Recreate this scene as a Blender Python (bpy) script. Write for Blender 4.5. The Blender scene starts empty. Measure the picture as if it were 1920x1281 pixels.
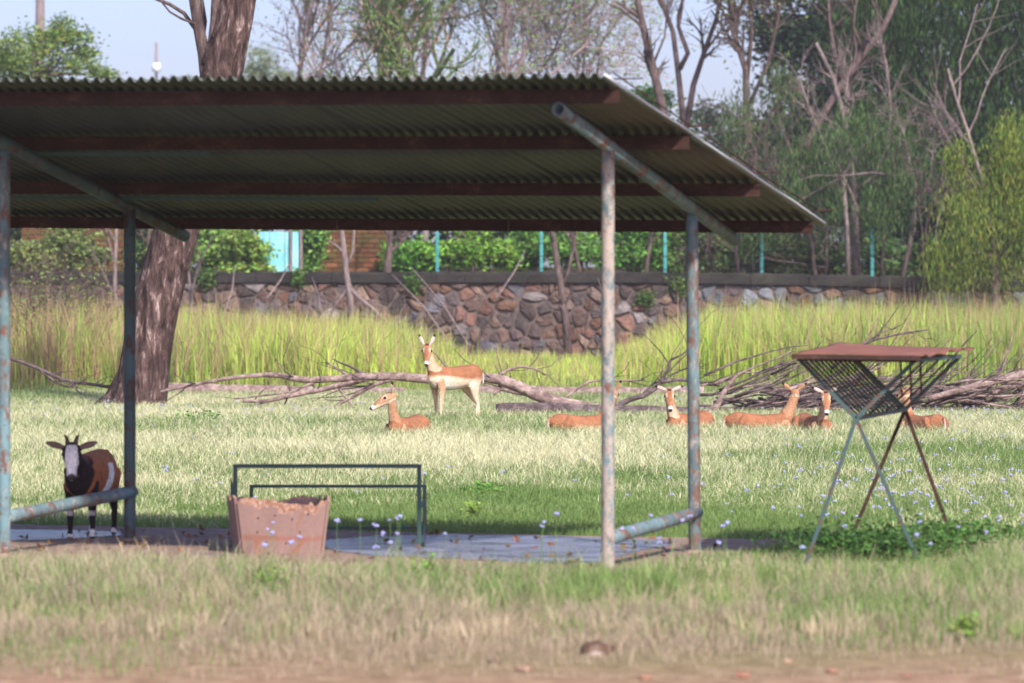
import bpy, math, random
import numpy as np
from mathutils import Vector, Matrix

# ------------------------------------------------------------------ camera, sky, sun, exposure
SC = bpy.context.scene
COL = SC.collection
F, H, HY = 7590.0, 2.0, 560.0          # focal length in photo pixels, eye height, horizon row

cam = bpy.data.cameras.new("camera")
cam.sensor_width = 36.0
cam.lens = F / 1920.0 * 36.0
cam.shift_y = -(640.5 - HY) / 1920.0
cam.clip_start, cam.clip_end = 0.5, 9000.0
cam.dof.use_dof = True
cam.dof.focus_distance = 50.0
cam.dof.aperture_fstop = 2.7
cam.dof.aperture_blades = 9
cam_ob = bpy.data.objects.new("camera", cam)
COL.objects.link(cam_ob)
cam_ob.location = (0, 0, H)
cam_ob.rotation_euler = (math.radians(90), 0, 0)
SC.camera = cam_ob

SUN_DIR = Vector((0.45, -0.90, 0.86)).normalized()     # towards the sun: right, slightly behind the camera
elev = math.asin(SUN_DIR.z)
azim = math.atan2(SUN_DIR.x, SUN_DIR.y)
world = bpy.data.worlds.new("World")
SC.world = world
world.use_nodes = True
wn = world.node_tree
bg = wn.nodes["Background"]
sky = wn.nodes.new("ShaderNodeTexSky")
sky.sky_type = 'NISHITA'
sky.sun_disc = False
sky.sun_elevation = elev
sky.sun_rotation = azim
sky.air_density = 1.0
sky.dust_density = 2.0
sky.ozone_density = 5.0
tint = wn.nodes.new("ShaderNodeMix"); tint.data_type = 'RGBA'; tint.blend_type = 'MULTIPLY'
tint.inputs[0].default_value = 1.0; tint.inputs[7].default_value = (1.08, 0.94, 1.12, 1)   # white balance of the photograph
wn.links.new(sky.outputs[0], tint.inputs[6]); wn.links.new(tint.outputs[2], bg.inputs[0])
bg.inputs[1].default_value = 0.098
sun = bpy.data.lights.new("sun", 'SUN')
sun.energy = 3.3
sun.angle = math.radians(3.0)
sun.color = (1.0, 0.96, 0.91)
sun_ob = bpy.data.objects.new("sun", sun)
COL.objects.link(sun_ob)
sun_ob.rotation_euler = (-SUN_DIR).to_track_quat('-Z', 'Y').to_euler()
SC.view_settings.view_transform = 'Standard'
SC.view_settings.look = 'None'
SC.view_settings.gamma = 1.0
SC.view_settings.use_curve_mapping = False
SC.view_settings.exposure = 1.05
SC.render.engine = 'CYCLES'
SC.cycles.use_denoising = True
SC.cycles.max_bounces = 6
SC.cycles.volume_bounces = 0
SC.cycles.transparent_max_bounces = 6

# ------------------------------------------------------------------ helpers
def S(r, g, b, k=1.0):
    f = lambda c: (c / 255 / 12.92 if c / 255 <= 0.04045 else ((c / 255 + 0.055) / 1.055) ** 2.4) * k
    return (f(r), f(g), f(b), 1.0)

def PX(px, py, Y):
    return Vector(((px - 960) / F * Y, Y, H - (py - HY) * Y / F))

def GX(px, Y, z=0.0):
    return Vector(((px - 960) / F * Y, Y, z))

def tag(o, label=None, cat=None, group=None, kind=None):
    if label: o["label"] = label
    if cat: o["category"] = cat
    if group: o["group"] = group
    if kind: o["kind"] = kind
    return o

def empty(name, loc, label, cat, group=None, rz=0.0):
    o = bpy.data.objects.new(name, None)
    COL.objects.link(o)
    o.location = loc
    o.rotation_euler = (0, 0, rz)
    o.empty_display_size = 0.2
    return tag(o, label, cat, group)

def np_mesh(name, V, faces_flat, nper, cols=None, smooth=False):
    """V (n,3); faces_flat (m,nper) int array."""
    me = bpy.data.meshes.new(name)
    V = np.asarray(V, np.float32); Fc = np.asarray(faces_flat, np.int32)
    me.vertices.add(len(V)); me.vertices.foreach_set("co", V.ravel())
    m = len(Fc)
    me.loops.add(m * nper); me.loops.foreach_set("vertex_index", Fc.ravel())
    me.polygons.add(m)
    me.polygons.foreach_set("loop_start", np.arange(0, m * nper, nper, dtype=np.int32))
    me.polygons.foreach_set("use_smooth", np.full(m, smooth, dtype=bool))
    me.update(calc_edges=True)
    if cols is not None:
        a = me.color_attributes.new("Col", 'FLOAT_COLOR', 'POINT')
        c = np.ones((len(V), 4), np.float32); c[:, :3] = cols
        a.data.foreach_set("color", c.ravel())
    return me

def link(name, me, mat, parent=None):
    o = bpy.data.objects.new(name, me)
    COL.objects.link(o)
    if mat is not None: me.materials.append(mat)
    if parent is not None: o.parent = parent
    return o

class MB:
    """collects faces of ONE piece; build() links it as one mesh (coordinates are world, root has no rotation)"""
    def __init__(s): s.v = []; s.f = []; s.c = []; s.col = None
    def _add(s, vs, fs):
        o = len(s.v)
        s.v += [tuple(p) for p in vs]
        s.f += [tuple(i + o for i in f) for f in fs]
        if s.col is not None: s.c += [s.col[:3]] * len(vs)
        return s
    def tube(s, pts, rad, n=8, cap=True):
        pts = [Vector(p) for p in pts]
        if not hasattr(rad, '__len__'): rad = [rad] * len(pts)
        vs = []; up = None
        for i, p in enumerate(pts):
            d = (pts[min(i + 1, len(pts) - 1)] - pts[max(i - 1, 0)])
            d = d.normalized() if d.length > 1e-9 else Vector((0, 0, 1))
            if up is None:
                up = Vector((0, 0, 1)) if abs(d.z) < .9 else Vector((1, 0, 0))
            a = d.cross(up)
            a = a.normalized() if a.length > 1e-6 else d.orthogonal().normalized()
            b = a.cross(d).normalized(); up = b
            for k in range(n):
                t = 2 * math.pi * k / n
                vs.append(p + (a * math.cos(t) + b * math.sin(t)) * rad[i])
        fs = []
        for i in range(len(pts) - 1):
            for k in range(n):
                fs.append((i * n + k, i * n + (k + 1) % n, (i + 1) * n + (k + 1) % n, (i + 1) * n + k))
        if cap:
            fs.append(tuple(range(n - 1, -1, -1))); m = (len(pts) - 1) * n
            fs.append(tuple(range(m, m + n)))
        return s._add(vs, fs)
    def pipe(s, a, b, r, ri, n=14):
        """open hollow pipe from a to b"""
        a, b = Vector(a), Vector(b); d = (b - a).normalized()
        x = d.orthogonal().normalized(); y = d.cross(x)
        vs = []
        for p, q in ((a, r), (b, r), (b, ri), (a, ri)):
            for k in range(n):
                t = 2 * math.pi * k / n
                vs.append(p + (x * math.cos(t) + y * math.sin(t)) * q)
        fs = []
        for j in range(4):
            for k in range(n):
                fs.append((j * n + k, j * n + (k + 1) % n, ((j + 1) % 4) * n + (k + 1) % n, ((j + 1) % 4) * n + k))
        return s._add(vs, fs)
    def bar(s, a, b, w, h, up=(0, 0, 1), bev=0.0):
        a, b = Vector(a), Vector(b); d = (b - a).normalized(); up = Vector(up)
        x = d.cross(up)
        x = x.normalized() if x.length > 1e-6 else d.orthogonal().normalized()
        y = x.cross(d).normalized()
        if bev > 0:
            prof = [(w/2-bev, -h/2), (w/2, -h/2+bev), (w/2, h/2-bev), (w/2-bev, h/2), (-w/2+bev, h/2), (-w/2, h/2-bev), (-w/2, -h/2+bev), (-w/2+bev, -h/2)]
        else:
            prof = [(w/2, -h/2), (w/2, h/2), (-w/2, h/2), (-w/2, -h/2)]
        n = len(prof)
        vs = [p + x * u + y * v for p in (a, b) for u, v in prof]
        fs = [(k, (k + 1) % n, n + (k + 1) % n, n + k) for k in range(n)]
        fs += [tuple(range(n - 1, -1, -1)), tuple(range(n, 2 * n))]
        return s._add(vs, fs)
    def slab(s, quad, t):
        """thick plate from 4 (or more) corner points, extruded by vector t"""
        t = Vector(t); q = [Vector(p) for p in quad]; n = len(q)
        vs = q + [p + t for p in q]
        fs = [tuple(range(n)), tuple(range(2 * n - 1, n - 1, -1))]
        fs += [(k, n + k, n + (k + 1) % n, (k + 1) % n) for k in range(n)]
        return s._add(vs, fs)
    def ball(s, c, r, n=8, m=6, sc=(1, 1, 1)):
        c = Vector(c); vs = []; fs = []
        for i in range(m + 1):
            ph = math.pi * i / m
            for k in range(n):
                t = 2 * math.pi * k / n
                vs.append(c + Vector((math.sin(ph) * math.cos(t) * r * sc[0], math.sin(ph) * math.sin(t) * r * sc[1], math.cos(ph) * r * sc[2])))
        for i in range(m):
            for k in range(n):
                fs.append((i * n + k, (i + 1) * n + k, (i + 1) * n + (k + 1) % n, i * n + (k + 1) % n))
        return s._add(vs, fs)
    def build(s, name, mat, parent=None, smooth=False, kind=None, local=False):
        o = Vector((0, 0, 0))
        if parent is not None and not local:
            p = parent
            while p is not None: o += p.location; p = p.parent
        me = bpy.data.meshes.new(name)
        me.from_pydata([(v[0] - o.x, v[1] - o.y, v[2] - o.z) for v in s.v], [], s.f)
        if s.c:
            a = me.color_attributes.new("Col", 'FLOAT_COLOR', 'POINT')
            c = np.ones((len(s.v), 4), np.float32); c[:, :3] = np.array(s.c, np.float32)
            a.data.foreach_set("color", c.ravel())
        if smooth: me.polygons.foreach_set("use_smooth", np.ones(len(me.polygons), bool))
        me.update()
        ob = link(name, me, mat, parent)
        if kind: ob["kind"] = kind
        return ob

# ------------------------------------------------------------------ materials
class NT:
    def __init__(s, name, rough=0.8, spec=0.2):
        s.m = bpy.data.materials.new(name); s.m.use_nodes = True
        s.t = s.m.node_tree; s.n = s.t.nodes
        s.p = s.n["Principled BSDF"]; s.out = s.n["Material Output"]
        s.p.inputs["Roughness"].default_value = rough
        s.p.inputs["Specular IOR Level"].default_value = spec
        s.tc = s.n.new("ShaderNodeTexCoord"); s.space = "Object"
    def L(s, a, b): s.t.links.new(a, b)
    def noise(s, scale, detail=4, rough=0.6, stretch=None, dist=0.0):
        nd = s.n.new("ShaderNodeTexNoise")
        nd.inputs["Scale"].default_value = scale; nd.inputs["Detail"].default_value = detail
        nd.inputs["Roughness"].default_value = rough; nd.inputs["Distortion"].default_value = dist
        src = s.tc.outputs[s.space]
        if stretch:
            mp = s.n.new("ShaderNodeMapping"); mp.inputs["Scale"].default_value = stretch
            s.L(src, mp.inputs[0]); src = mp.outputs[0]
        s.L(src, nd.inputs["Vector"])
        return nd.outputs["Fac"]
    def ramp(s, fac, stops, interp='LINEAR'):
        r = s.n.new("ShaderNodeValToRGB"); r.color_ramp.interpolation = interp
        e = r.color_ramp.elements
        while len(e) < len(stops): e.new(0.5)
        for el, (p, c) in zip(e, stops):
            el.position = p; el.color = c if len(c) == 4 else (*c, 1)
        s.L(fac, r.inputs[0]); return r.outputs[0]
    def mix(s, fac, a, b, mode='MIX'):
        m = s.n.new("ShaderNodeMix"); m.data_type = 'RGBA'; m.blend_type = mode
        for val, sock in ((fac, m.inputs[0]), (a, m.inputs[6]), (b, m.inputs[7])):
            if hasattr(val, "is_linked") or isinstance(val, bpy.types.NodeSocket): s.L(val, sock)
            else: sock.default_value = val
        return m.outputs[2]
    def attr(s, name="Col"):
        a = s.n.new("ShaderNodeVertexColor"); a.layer_name = name; return a.outputs[0]
    def color(s, sock): s.L(sock, s.p.inputs["Base Color"]); return s
    def bump(s, fac, strength=0.3, dist=0.02):
        b = s.n.new("ShaderNodeBump"); b.inputs["Strength"].default_value = strength
        b.inputs["Distance"].default_value = dist
        s.L(fac, b.inputs["Height"]); s.L(b.outputs[0], s.p.inputs["Normal"]); return s
    def translucent(s, colsock, fac):
        tr = s.n.new("ShaderNodeBsdfTranslucent"); mx = s.n.new("ShaderNodeMixShader")
        mx.inputs[0].default_value = fac
        if colsock is not None: s.L(colsock, tr.inputs[0])
        s.L(s.p.outputs[0], mx.inputs[1]); s.L(tr.outputs[0], mx.inputs[2]); s.L(mx.outputs[0], s.out.inputs[0])
        return s

def BW(lo, hi): return [(lo, (0, 0, 0, 1)), (hi, (1, 1, 1, 1))]

M = {}
def mat_grass(name, trans=0.35):
    t = NT(name, 0.6, 0.25); c = t.attr(); t.color(c); t.translucent(c, trans); return t.m
M['grass'] = mat_grass('grass_blades', .3)
M['leaf'] = mat_grass('leaves', .38)
t = NT('coat', .75, .15); c = t.attr(); n = t.noise(60, 3)
n2 = t.noise(9, 5, .7)
cc = t.mix(.7, c, t.mix(1.0, c, t.ramp(n, [(.3, (.5, .5, .5, 1)), (.7, (1.3, 1.3, 1.3, 1))]), 'MULTIPLY'))
t.color(t.mix(1.0, cc, t.ramp(n2, [(.3, (.74, .72, .70, 1)), (.7, (1.14, 1.14, 1.14, 1))]), 'MULTIPLY')); t.bump(n, .5, .015); M['coat'] = t.m
t = NT('painted', .7, .2); c = t.attr(); n = t.noise(9, 5)
t.color(t.mix(1.0, c, t.ramp(n, [(.3, (.6, .6, .6, 1)), (.7, (1.2, 1.2, 1.2, 1))]), 'MULTIPLY')); t.bump(n, .3, .02); M['vcol'] = t.m
t = NT('eye_gloss', .15, .5); t.p.inputs["Base Color"].default_value = (.006, .005, .004, 1); M['eye'] = t.m
t = NT('horn', .6, .3); t.p.inputs["Base Color"].default_value = (.09, .055, .04, 1); M['horn'] = t.m

# old painted pipe: teal paint worn to rust and bleached primer
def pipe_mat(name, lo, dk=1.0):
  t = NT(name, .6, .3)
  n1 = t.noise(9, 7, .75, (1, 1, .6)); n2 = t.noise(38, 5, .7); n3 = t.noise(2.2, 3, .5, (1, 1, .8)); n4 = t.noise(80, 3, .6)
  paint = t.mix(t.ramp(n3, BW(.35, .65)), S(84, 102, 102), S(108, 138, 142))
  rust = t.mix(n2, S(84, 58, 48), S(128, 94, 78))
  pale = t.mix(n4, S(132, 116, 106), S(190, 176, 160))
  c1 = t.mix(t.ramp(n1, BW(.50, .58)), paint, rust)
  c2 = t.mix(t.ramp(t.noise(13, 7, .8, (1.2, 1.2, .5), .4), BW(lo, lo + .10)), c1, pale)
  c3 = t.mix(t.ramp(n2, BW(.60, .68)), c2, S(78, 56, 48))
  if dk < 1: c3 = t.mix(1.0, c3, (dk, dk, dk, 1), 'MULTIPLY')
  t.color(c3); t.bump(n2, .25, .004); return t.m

M['pipe'] = pipe_mat('worn_teal_pipe', .54); M['pipe_pale'] = pipe_mat('bleached_pipe', .43); M['pipe_shaded'] = pipe_mat('shaded_teal_pipe', .62, .5)  # last copy has the shade under the roof darkened into its colour
t = NT('dark_teal_bar', .6, .3); n = t.noise(14, 5, .7)
t.color(t.mix(t.ramp(n, BW(.5, .62)), S(62, 84, 82), S(98, 62, 48))); t.bump(n, .3, .004); M['rack_bar'] = t.m
t = NT('green_bar', .55, .35); n = t.noise(20, 5, .7)
t.color(t.mix(t.ramp(n, BW(.58, .66)), S(56, 82, 74), S(90, 66, 54))); M['stand'] = t.m
t = NT('rusty_steel', .8, .2); n = t.noise(6, 6, .7, (.4, 1, 1)); n2 = t.noise(45, 4)
t.color(t.mix(t.ramp(n2, BW(.35, .7)), t.ramp(n, [(.3, S(44, 30, 26)), (.5, S(70, 46, 38)), (.68, S(98, 72, 60))]), S(52, 36, 30))); t.bump(n2, .3, .004); M['rust'] = t.m
t = NT('rusty_lid', .75, .2); n = t.noise(3.5, 5, .65); n2 = t.noise(30, 4)
t.color(t.mix(.35, t.ramp(n, [(.3, S(106, 64, 50)), (.55, S(138, 88, 68)), (.75, S(166, 116, 92))]), t.ramp(n2, [(.3, S(84, 52, 42)), (.7, S(146, 100, 80))]))); t.bump(n2, .3, .004); M['lid'] = t.m
t = NT('galvanised_sheet', .38, .5); n = t.noise(1.6, 5, .6, (1, .25, 1)); n2 = t.noise(24, 4)
t.p.inputs["Metallic"].default_value = .5
t.color(t.mix(t.ramp(n2, BW(.62, .74)), t.ramp(n, [(.3, S(64, 70, 62)), (.55, S(82, 88, 78)), (.75, S(70, 72, 64))]), S(70, 58, 48))); M['roof'] = t.m

# concrete slab, partly wet
t = NT('concrete', .8, .3)
n = t.noise(.55, 4, .55, (.8, 1.6, 1), .6); n2 = t.noise(9, 6, .7); n3 = t.noise(60, 4)
dry = t.ramp(n2, [(.3, S(106, 86, 74)), (.55, S(146, 122, 106)), (.75, S(178, 154, 138))])
wet = t.ramp(n2, [(.3, S(34, 36, 44)), (.5, S(66, 68, 82)), (.7, S(100, 102, 120))])
wm = t.ramp(n, BW(.62, .74))
t.color(t.mix(wm, dry, wet))
rr = t.ramp(wm, [(0, (.85,) * 3), (1, (.34,) * 3)]); t.L(rr, t.p.inputs["Roughness"])
t.L(t.ramp(wm, [(0, (.2,) * 3), (1, (.5,) * 3)]), t.p.inputs["Specular IOR Level"])
t.bump(n2, .8, .02); M['concrete'] = t.m

# ground: thatch and soil, bare red earth near the viewer's road
t = NT('soil', .95, .1)
n = t.noise(.35, 5, .6); n2 = t.noise(5, 6, .7)
sx = t.n.new("ShaderNodeSeparateXYZ"); t.L(t.tc.outputs["Object"], sx.inputs[0])
ad = t.n.new("ShaderNodeMath"); ad.operation = 'MULTIPLY_ADD'; t.L(n, ad.inputs[0]); ad.inputs[1].default_value = 4.0; t.L(sx.outputs[1], ad.inputs[2])
mr = t.n.new("ShaderNodeMapRange"); mr.inputs[1].default_value = 22.6; mr.inputs[2].default_value = 25.8; t.L(ad.outputs[0], mr.inputs[0])
earth = t.ramp(n2, [(.3, S(118, 90, 70)), (.5, S(150, 118, 94)), (.72, S(178, 148, 122))])
turf = t.ramp(n2, [(.3, S(96, 92, 58)), (.55, S(130, 122, 82)), (.75, S(152, 138, 102))])
t.color(t.mix(mr.outputs[0], earth, turf)); t.bump(n2, .7, .04); M['soil'] = t.m
t = NT('litter', .95, .1); n2 = t.noise(2.5, 6, .7)
t.color(t.ramp(n2, [(.3, S(50, 44, 30)), (.55, S(84, 78, 46)), (.75, S(112, 100, 64))])); M['litter'] = t.m

def bark(name, cols, sc=(6, 6, 1.2), base=2.2, rough=.95):
    t = NT(name, rough, .1)
    n = t.noise(base, 7, .72, sc, .5); n2 = t.noise(base * 5, 5, .7, (sc[0] * .5, sc[1] * .5, sc[2]))
    k = len(cols)
    c = t.ramp(n, [(.32 + .36 * i / (k - 1), c) for i, c in enumerate(cols)])
    t.color(t.mix(.35, c, t.mix(1.0, c, t.ramp(n2, [(.3, (.35, .35, .35, 1)), (.7, (1.6, 1.6, 1.6, 1))]), 'MULTIPLY')))
    t.bump(n, .9, .06); return t.m
M['bark_big'] = bark('rough_bark', [S(26, 20, 20), S(62, 48, 44), S(98, 78, 72), S(186, 164, 154)], (4.5, 4.5, 1.1), 1.9)
M['bark_bare'] = bark('bare_bark', [S(60, 50, 48), S(96, 80, 76), S(132, 114, 106)])
M['bark_pale'] = bark('pale_bark', [S(92, 80, 78), S(128, 112, 108), S(164, 146, 138)])
M['bark_vine'] = bark('vine_bark', [S(70, 84, 48), S(110, 134, 76), S(140, 126, 100)])
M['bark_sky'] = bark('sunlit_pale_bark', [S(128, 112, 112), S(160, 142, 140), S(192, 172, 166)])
M['deadwood'] = bark('dead_wood', [S(92, 74, 70), S(140, 118, 110), S(188, 166, 154)], (3, 3, 3), 2.0)
M['deadwood_dark'] = bark('dark_dead_wood', [S(64, 54, 54), S(98, 84, 82), S(136, 120, 116)], (3, 3, 3), 2.0)

t = NT('rubble_stone', .9, .15); c = t.attr(); n = t.noise(3.2, 6, .7); n2 = t.noise(16, 5, .7)
t.color(t.mix(1.0, c, t.mix(.5, t.ramp(n, [(.28, (.30, .29, .30, 1)), (.5, (.95, .92, .9, 1)), (.72, (1.6, 1.5, 1.4, 1))]), t.ramp(n2, [(.3, (.45, .45, .45, 1)), (.7, (1.45, 1.45, 1.45, 1))])), 'MULTIPLY'))
t.bump(n, 1.0, .12); M['stone'] = t.m
t = NT('mortar', .95, .1); n = t.noise(4, 6, .7); t.color(t.ramp(n, [(.3, S(72, 62, 58)), (.7, S(118, 104, 96))])); M['mortar'] = t.m
t = NT('mossy_coping', .95, .1); n = t.noise(1.4, 6, .7, (.5, 1, 1.5)); n2 = t.noise(7, 5)
t.color(t.mix(t.ramp(n2, BW(.5, .7)), t.ramp(n, [(.3, S(34, 31, 30)), (.6, S(58, 54, 50)), (.75, S(66, 74, 48))]), S(44, 40, 38))); t.bump(n, .5, .05); M['coping'] = t.m
t = NT('brick_face', .9, .1); c = t.attr(); n = t.noise(2.0, 5, .7)
t.color(t.mix(t.ramp(n, BW(.42, .62)), c, S(84, 72, 38))); M['brick'] = t.m
t = NT('turquoise_sheet', .6, .3); n = t.noise(1.1, 4, .6, (1.5, 1, .6)); n2 = t.noise(5, 5)
t.color(t.mix(t.ramp(n2, BW(.58, .7)), t.ramp(n, [(.35, S(96, 170, 180)), (.6, S(150, 206, 206))]), S(190, 178, 150))); M['gate'] = t.m
t = NT('teal_post', .6, .3); n = t.noise(5, 4); t.color(t.ramp(n, [(.3, S(48, 120, 118)), (.7, S(80, 156, 150))])); M['teal'] = t.m
t = NT('chewed_board', .8, .2); c = t.attr(); n = t.noise(4, 5, .65, (1, 1, .35)); n2 = t.noise(30, 4)
t.color(t.mix(1.0, c, t.mix(.5, t.ramp(n, [(.3, (.72, .72, .72, 1)), (.7, (1.2, 1.2, 1.2, 1))]), t.ramp(n2, [(.3, (.85,) * 3), (.7, (1.12,) * 3)])), 'MULTIPLY')); t.bump(n2, .3, .006); M['board'] = t.m

t = NT('puddle_water', .3, 1.0); n = t.noise(2.2, 5, .6, (1, 1.6, 1)); n2 = t.noise(14, 5, .65)
t.color(t.ramp(n, [(.30, S(84, 62, 44)), (.38, S(70, 70, 80)), (.52, S(122, 122, 136)), (.72, S(150, 148, 158))]))
t.L(t.ramp(n, [(.4, (.14,) * 3), (.7, (.26,) * 3)]), t.p.inputs["Roughness"]); t.bump(n2, .6, .06); M['puddle'] = t.m
# ------------------------------------------------------------------ setting: ground, terrace, slab
def sheet(name, corners, mat, kind='structure'):
    mb = MB(); mb._add([Vector(c) for c in corners], [tuple(range(len(corners)))])
    return tag(mb.build(name, mat), kind=kind)

sheet('ground', [(-900, -60, 0), (900, -60, 0), (900, 4000, 0), (-900, 4000, 0)], M['soil'])
WALL_Y = 126.0
mb = MB()
ys = [126.4, 135, 150, 180, 260, 600, 3500]; zs = [2.62, 2.75, 3.0, 3.4, 4.0, 5.0, 8.0]
for i, (y, z) in enumerate(zip(ys, zs)):
    mb._add([(-1500, y, z), (1500, y, z)], [] if i == 0 else [(-2, -1, 1, 0)])
tag(mb.build('terrace_ground', M['litter']), kind='structure')

# shelter frame: origin at the front right post, U along the building to the left, V towards its back
FR = Vector((0.697, 29.42, 0))
V3 = Vector((0.723, 2.01, 0)).normalized()
U3 = Vector((-4.537, 1.57, 0)).normalized()
BAY, DEEP = 4.80, 2.136
def SP(u, t, z=0.0): return FR + U3 * u + V3 * t + Vector((0, 0, z))
def zraf(u, t): return 3.11 - 0.199 * t + 0.055 * u / 4.8

mb = MB()
edge = []
rnd = random.Random(4)
for k in range(0, 25): edge.append(SP(-.30 + rnd.uniform(-.03, .03), -.35 + 4.3 * k / 24, .03))
for k in range(1, 40): edge.append(SP(-.30 + 11 * k / 39, 3.95 + rnd.uniform(-.05, .05), .03))
edge.append(SP(10.7, -.35, .03))
for k in range(1, 40): edge.append(SP(10.7 - 11 * k / 40, -.35 + rnd.uniform(-.04, .04), .03))
mb.slab(edge, (0, 0, -.2))
tag(mb.build('concrete_slab', M['concrete']), kind='structure')

def puddle(cpts, seed):
    rn = random.Random(seed); P_ = [GX(a, F * H / (b - HY), .034) for a, b in cpts]; Q = []
    for a, b in zip(P_, P_[1:] + P_[:1]):
        for k in range(6):
            q = a.lerp(b, k / 6); Q.append(Vector((q.x + rn.uniform(-.05, .05), q.y + rn.uniform(-.05, .05), .034)))
    mb = MB(); mb._add(Q, [tuple(range(len(Q)))]); tag(mb.build('puddle', M['puddle']), kind='structure')
puddle([(-40, 1000), (60, 1000), (150, 1002), (236, 1004), (215, 1012), (120, 1018), (-40, 1024)], 1)
puddle([(610, 1020), (700, 1012), (850, 1010), (1000, 1012), (1120, 1016), (1270, 1022), (1230, 1034), (1170, 1046), (1120, 1064), (1000, 1064), (860, 1056), (700, 1050), (618, 1040)], 2)
# ------------------------------------------------------------------ open shelter
shelter = empty('open_shelter', SP(2.4, 1.0), 'open sided shelter of worn teal pipes under a corrugated metal roof', 'shelter')
for u in (0, BAY, 2 * BAY):
    for t, gap in ((0, 0), (DEEP, 0)):
        base = SP(u, t)
        if u == BAY and t == 0: base = base + Vector((-.05, 0, 0))
        top = Vector((base.x, base.y, zraf(u, t) - .01))
        if u == 0 and t > 0: top.x -= .025
        mb = MB(); n = 9
        pts = [base.lerp(top, k / n) for k in range(n + 1)]
        mb.tube([pts[0] - Vector((0, 0, .1))] + pts, .0485, 18)
        p = mb.build('post', M['pipe_pale' if (u == 0 and t == 0) else 'pipe' if u == 0 or t == 0 else 'pipe_shaded'], shelter, True)
        mb = MB(); mb.tube([base + Vector((0, 0, .0)), base + Vector((0, 0, .035)), base + Vector((0, 0, .05))], [.085, .08, .052], 16)
        mb.build('foot_collar', M['concrete'], p, True)
    a, b = (SP(u, -1.10, zraf(u, -1.10)), SP(u, 3.22, zraf(u, 3.22)))
    mb = MB(); mb.pipe(a, b, .05, .041, 18); mb.build('rafter_pipe', M['pipe' if u == 0 else 'pipe_shaded'], shelter, True)
    zf, zb = ((.256, .323) if u == 0 else (.325, .413))
    off = Vector((-.05, 0, 0)) if u == BAY else Vector((0, 0, 0))
    mb = MB(); a = SP(u, 0, zf) + off; b = SP(u, DEEP + .06, zb + .012)
    mb.tube([a.lerp(b, k / 6) for k in range(7)], .05, 18); mb.build('side_rail', M['pipe'], shelter, True)

LEFT = 10.3
for t, w in ((-1.05, .44), (.33, .52), (1.87, .604), (3.18, .66)):
    # channel-section purlin made of lengths butted together
    cuts = [-w, 1.9, 3.4 if t > 1 else 4.4, 6.6, LEFT]
    for a, b in zip(cuts[:-1], cuts[1:]):
        c0 = SP(a, t, zraf(a, t) + .10); c1 = SP(b - .004, t, zraf(b, t) + .10)
        mb = MB()
        mb.bar(c0 - V3 * .022, c1 - V3 * .022, .006, .092)                           # web, faces the front
        mb.bar(c0 + V3 * .004 + Vector((0, 0, -.0465)), c1 + V3 * .004 + Vector((0, 0, -.0465)), .058, .005)
        mb.bar(c0 + V3 * .004 + Vector((0, 0, .0465)), c1 + V3 * .004 + Vector((0, 0, .0465)), .058, .005)
        mb.build('purlin', M['rust'], shelter)
for t, u0, u1 in ((.33, 3.3, LEFT - 3), (1.87, 2.55, LEFT - 3)):
    mb = MB(); mb.bar(SP(u0, t + .05, zraf(u0, t) + .02), SP(u1, t + .05, zraf(u1, t) + .02), .045, .03)
    mb.build('batten', M['stand'], shelter)

def roof_sheet(u0, u1, t0, t1, dz, amp=.021, pitch=.0885):
    n = int((u1 - u0) / pitch * 8); segs = 5
    rows = []; ph = rnd.uniform(-.15, .15); sag = rnd.uniform(-.006, .006); d0 = rnd.uniform(-.035, .035); dz += rnd.uniform(0, .004)
    for lay in (0, 1):
        for j in range(segs + 1):
            tt = t0 + d0 + (t1 - t0) * j / segs
            for i in range(n + 1):
                u = u0 + (u1 - u0) * i / n
                p = SP(u - .058 * (tt + 1.32), tt)
                z = zraf(u, tt) + .166 + dz + amp * math.cos(2 * math.pi * u / pitch + ph) + sag * math.sin(j) - lay * .0022
                rows.append((p.x, p.y, z))
    W = n + 1; Lr = (segs + 1) * W; fs = []
    for j in range(segs):
        for i in range(n):
            a = j * W + i
            fs.append((a, a + W, a + W + 1, a + 1)); b = a + Lr
            fs.append((b, b + 1, b + W + 1, b + W))
    for i in range(n):
        fs.append((i, i + 1, i + 1 + Lr, i + Lr)); a = segs * W + i
        fs.append((a + 1, a, a + Lr, a + 1 + Lr))
    for j in range(segs):
        a = j * W; fs.append((a + W, a, a + Lr, a + W + Lr)); a += n
        fs.append((a, a + W, a + W + Lr, a + Lr))
    mb = MB(); mb._add([Vector(r) for r in rows], fs)
    mb.build('roof_sheet', M['roof'], shelter, True)
u = -.42; k = 0
while u < LEFT:
    roof_sheet(u, u + .90, -1.32, .62, (.003 if k % 2 else 0) + .004)
    roof_sheet(u, u + .90, .42, 3.42, (.003 if k % 2 else 0))
    u += .796; k += 1
# reinforcing rods lying along the right roof edge
def RE(t, du, dz): return SP(-.42 + du - .058 * (t + 1.32), t, zraf(0, t) + .18 + dz)
mb = MB(); mb.tube([RE(-1.25, -.03, .03), RE(-.3, -.035, .02), RE(.8, -.03, .03), RE(2, -.03, .02), RE(3.2, -.05, .03)], .006, 6)
mb.build('edge_rod', M['rust'], shelter, True)
t = NT('edge_highlight', .35, .6); t.p.inputs['Base Color'].default_value = (.75, .75, .75, 1); M['highlight'] = t.m
mb = MB(); mb.tube([RE(-1.33 + 4.74 * k / 12, 0.004, -.004 + .004 * math.sin(k * 2)) for k in range(13)], .008, 8); mb.build('highlight_tube', M['highlight'], shelter, True)  # bright tube added to draw the sunlit line of the roof edge
for t in (-1.12, .25, 1.75, 3.05):
    mb = MB(); mb.tube([RE(t, .25, .012), RE(t, 0, .018), RE(t, -.20, .02)], .006, 6); mb.build('cross_rod', M['rust'], shelter, True)

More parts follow.
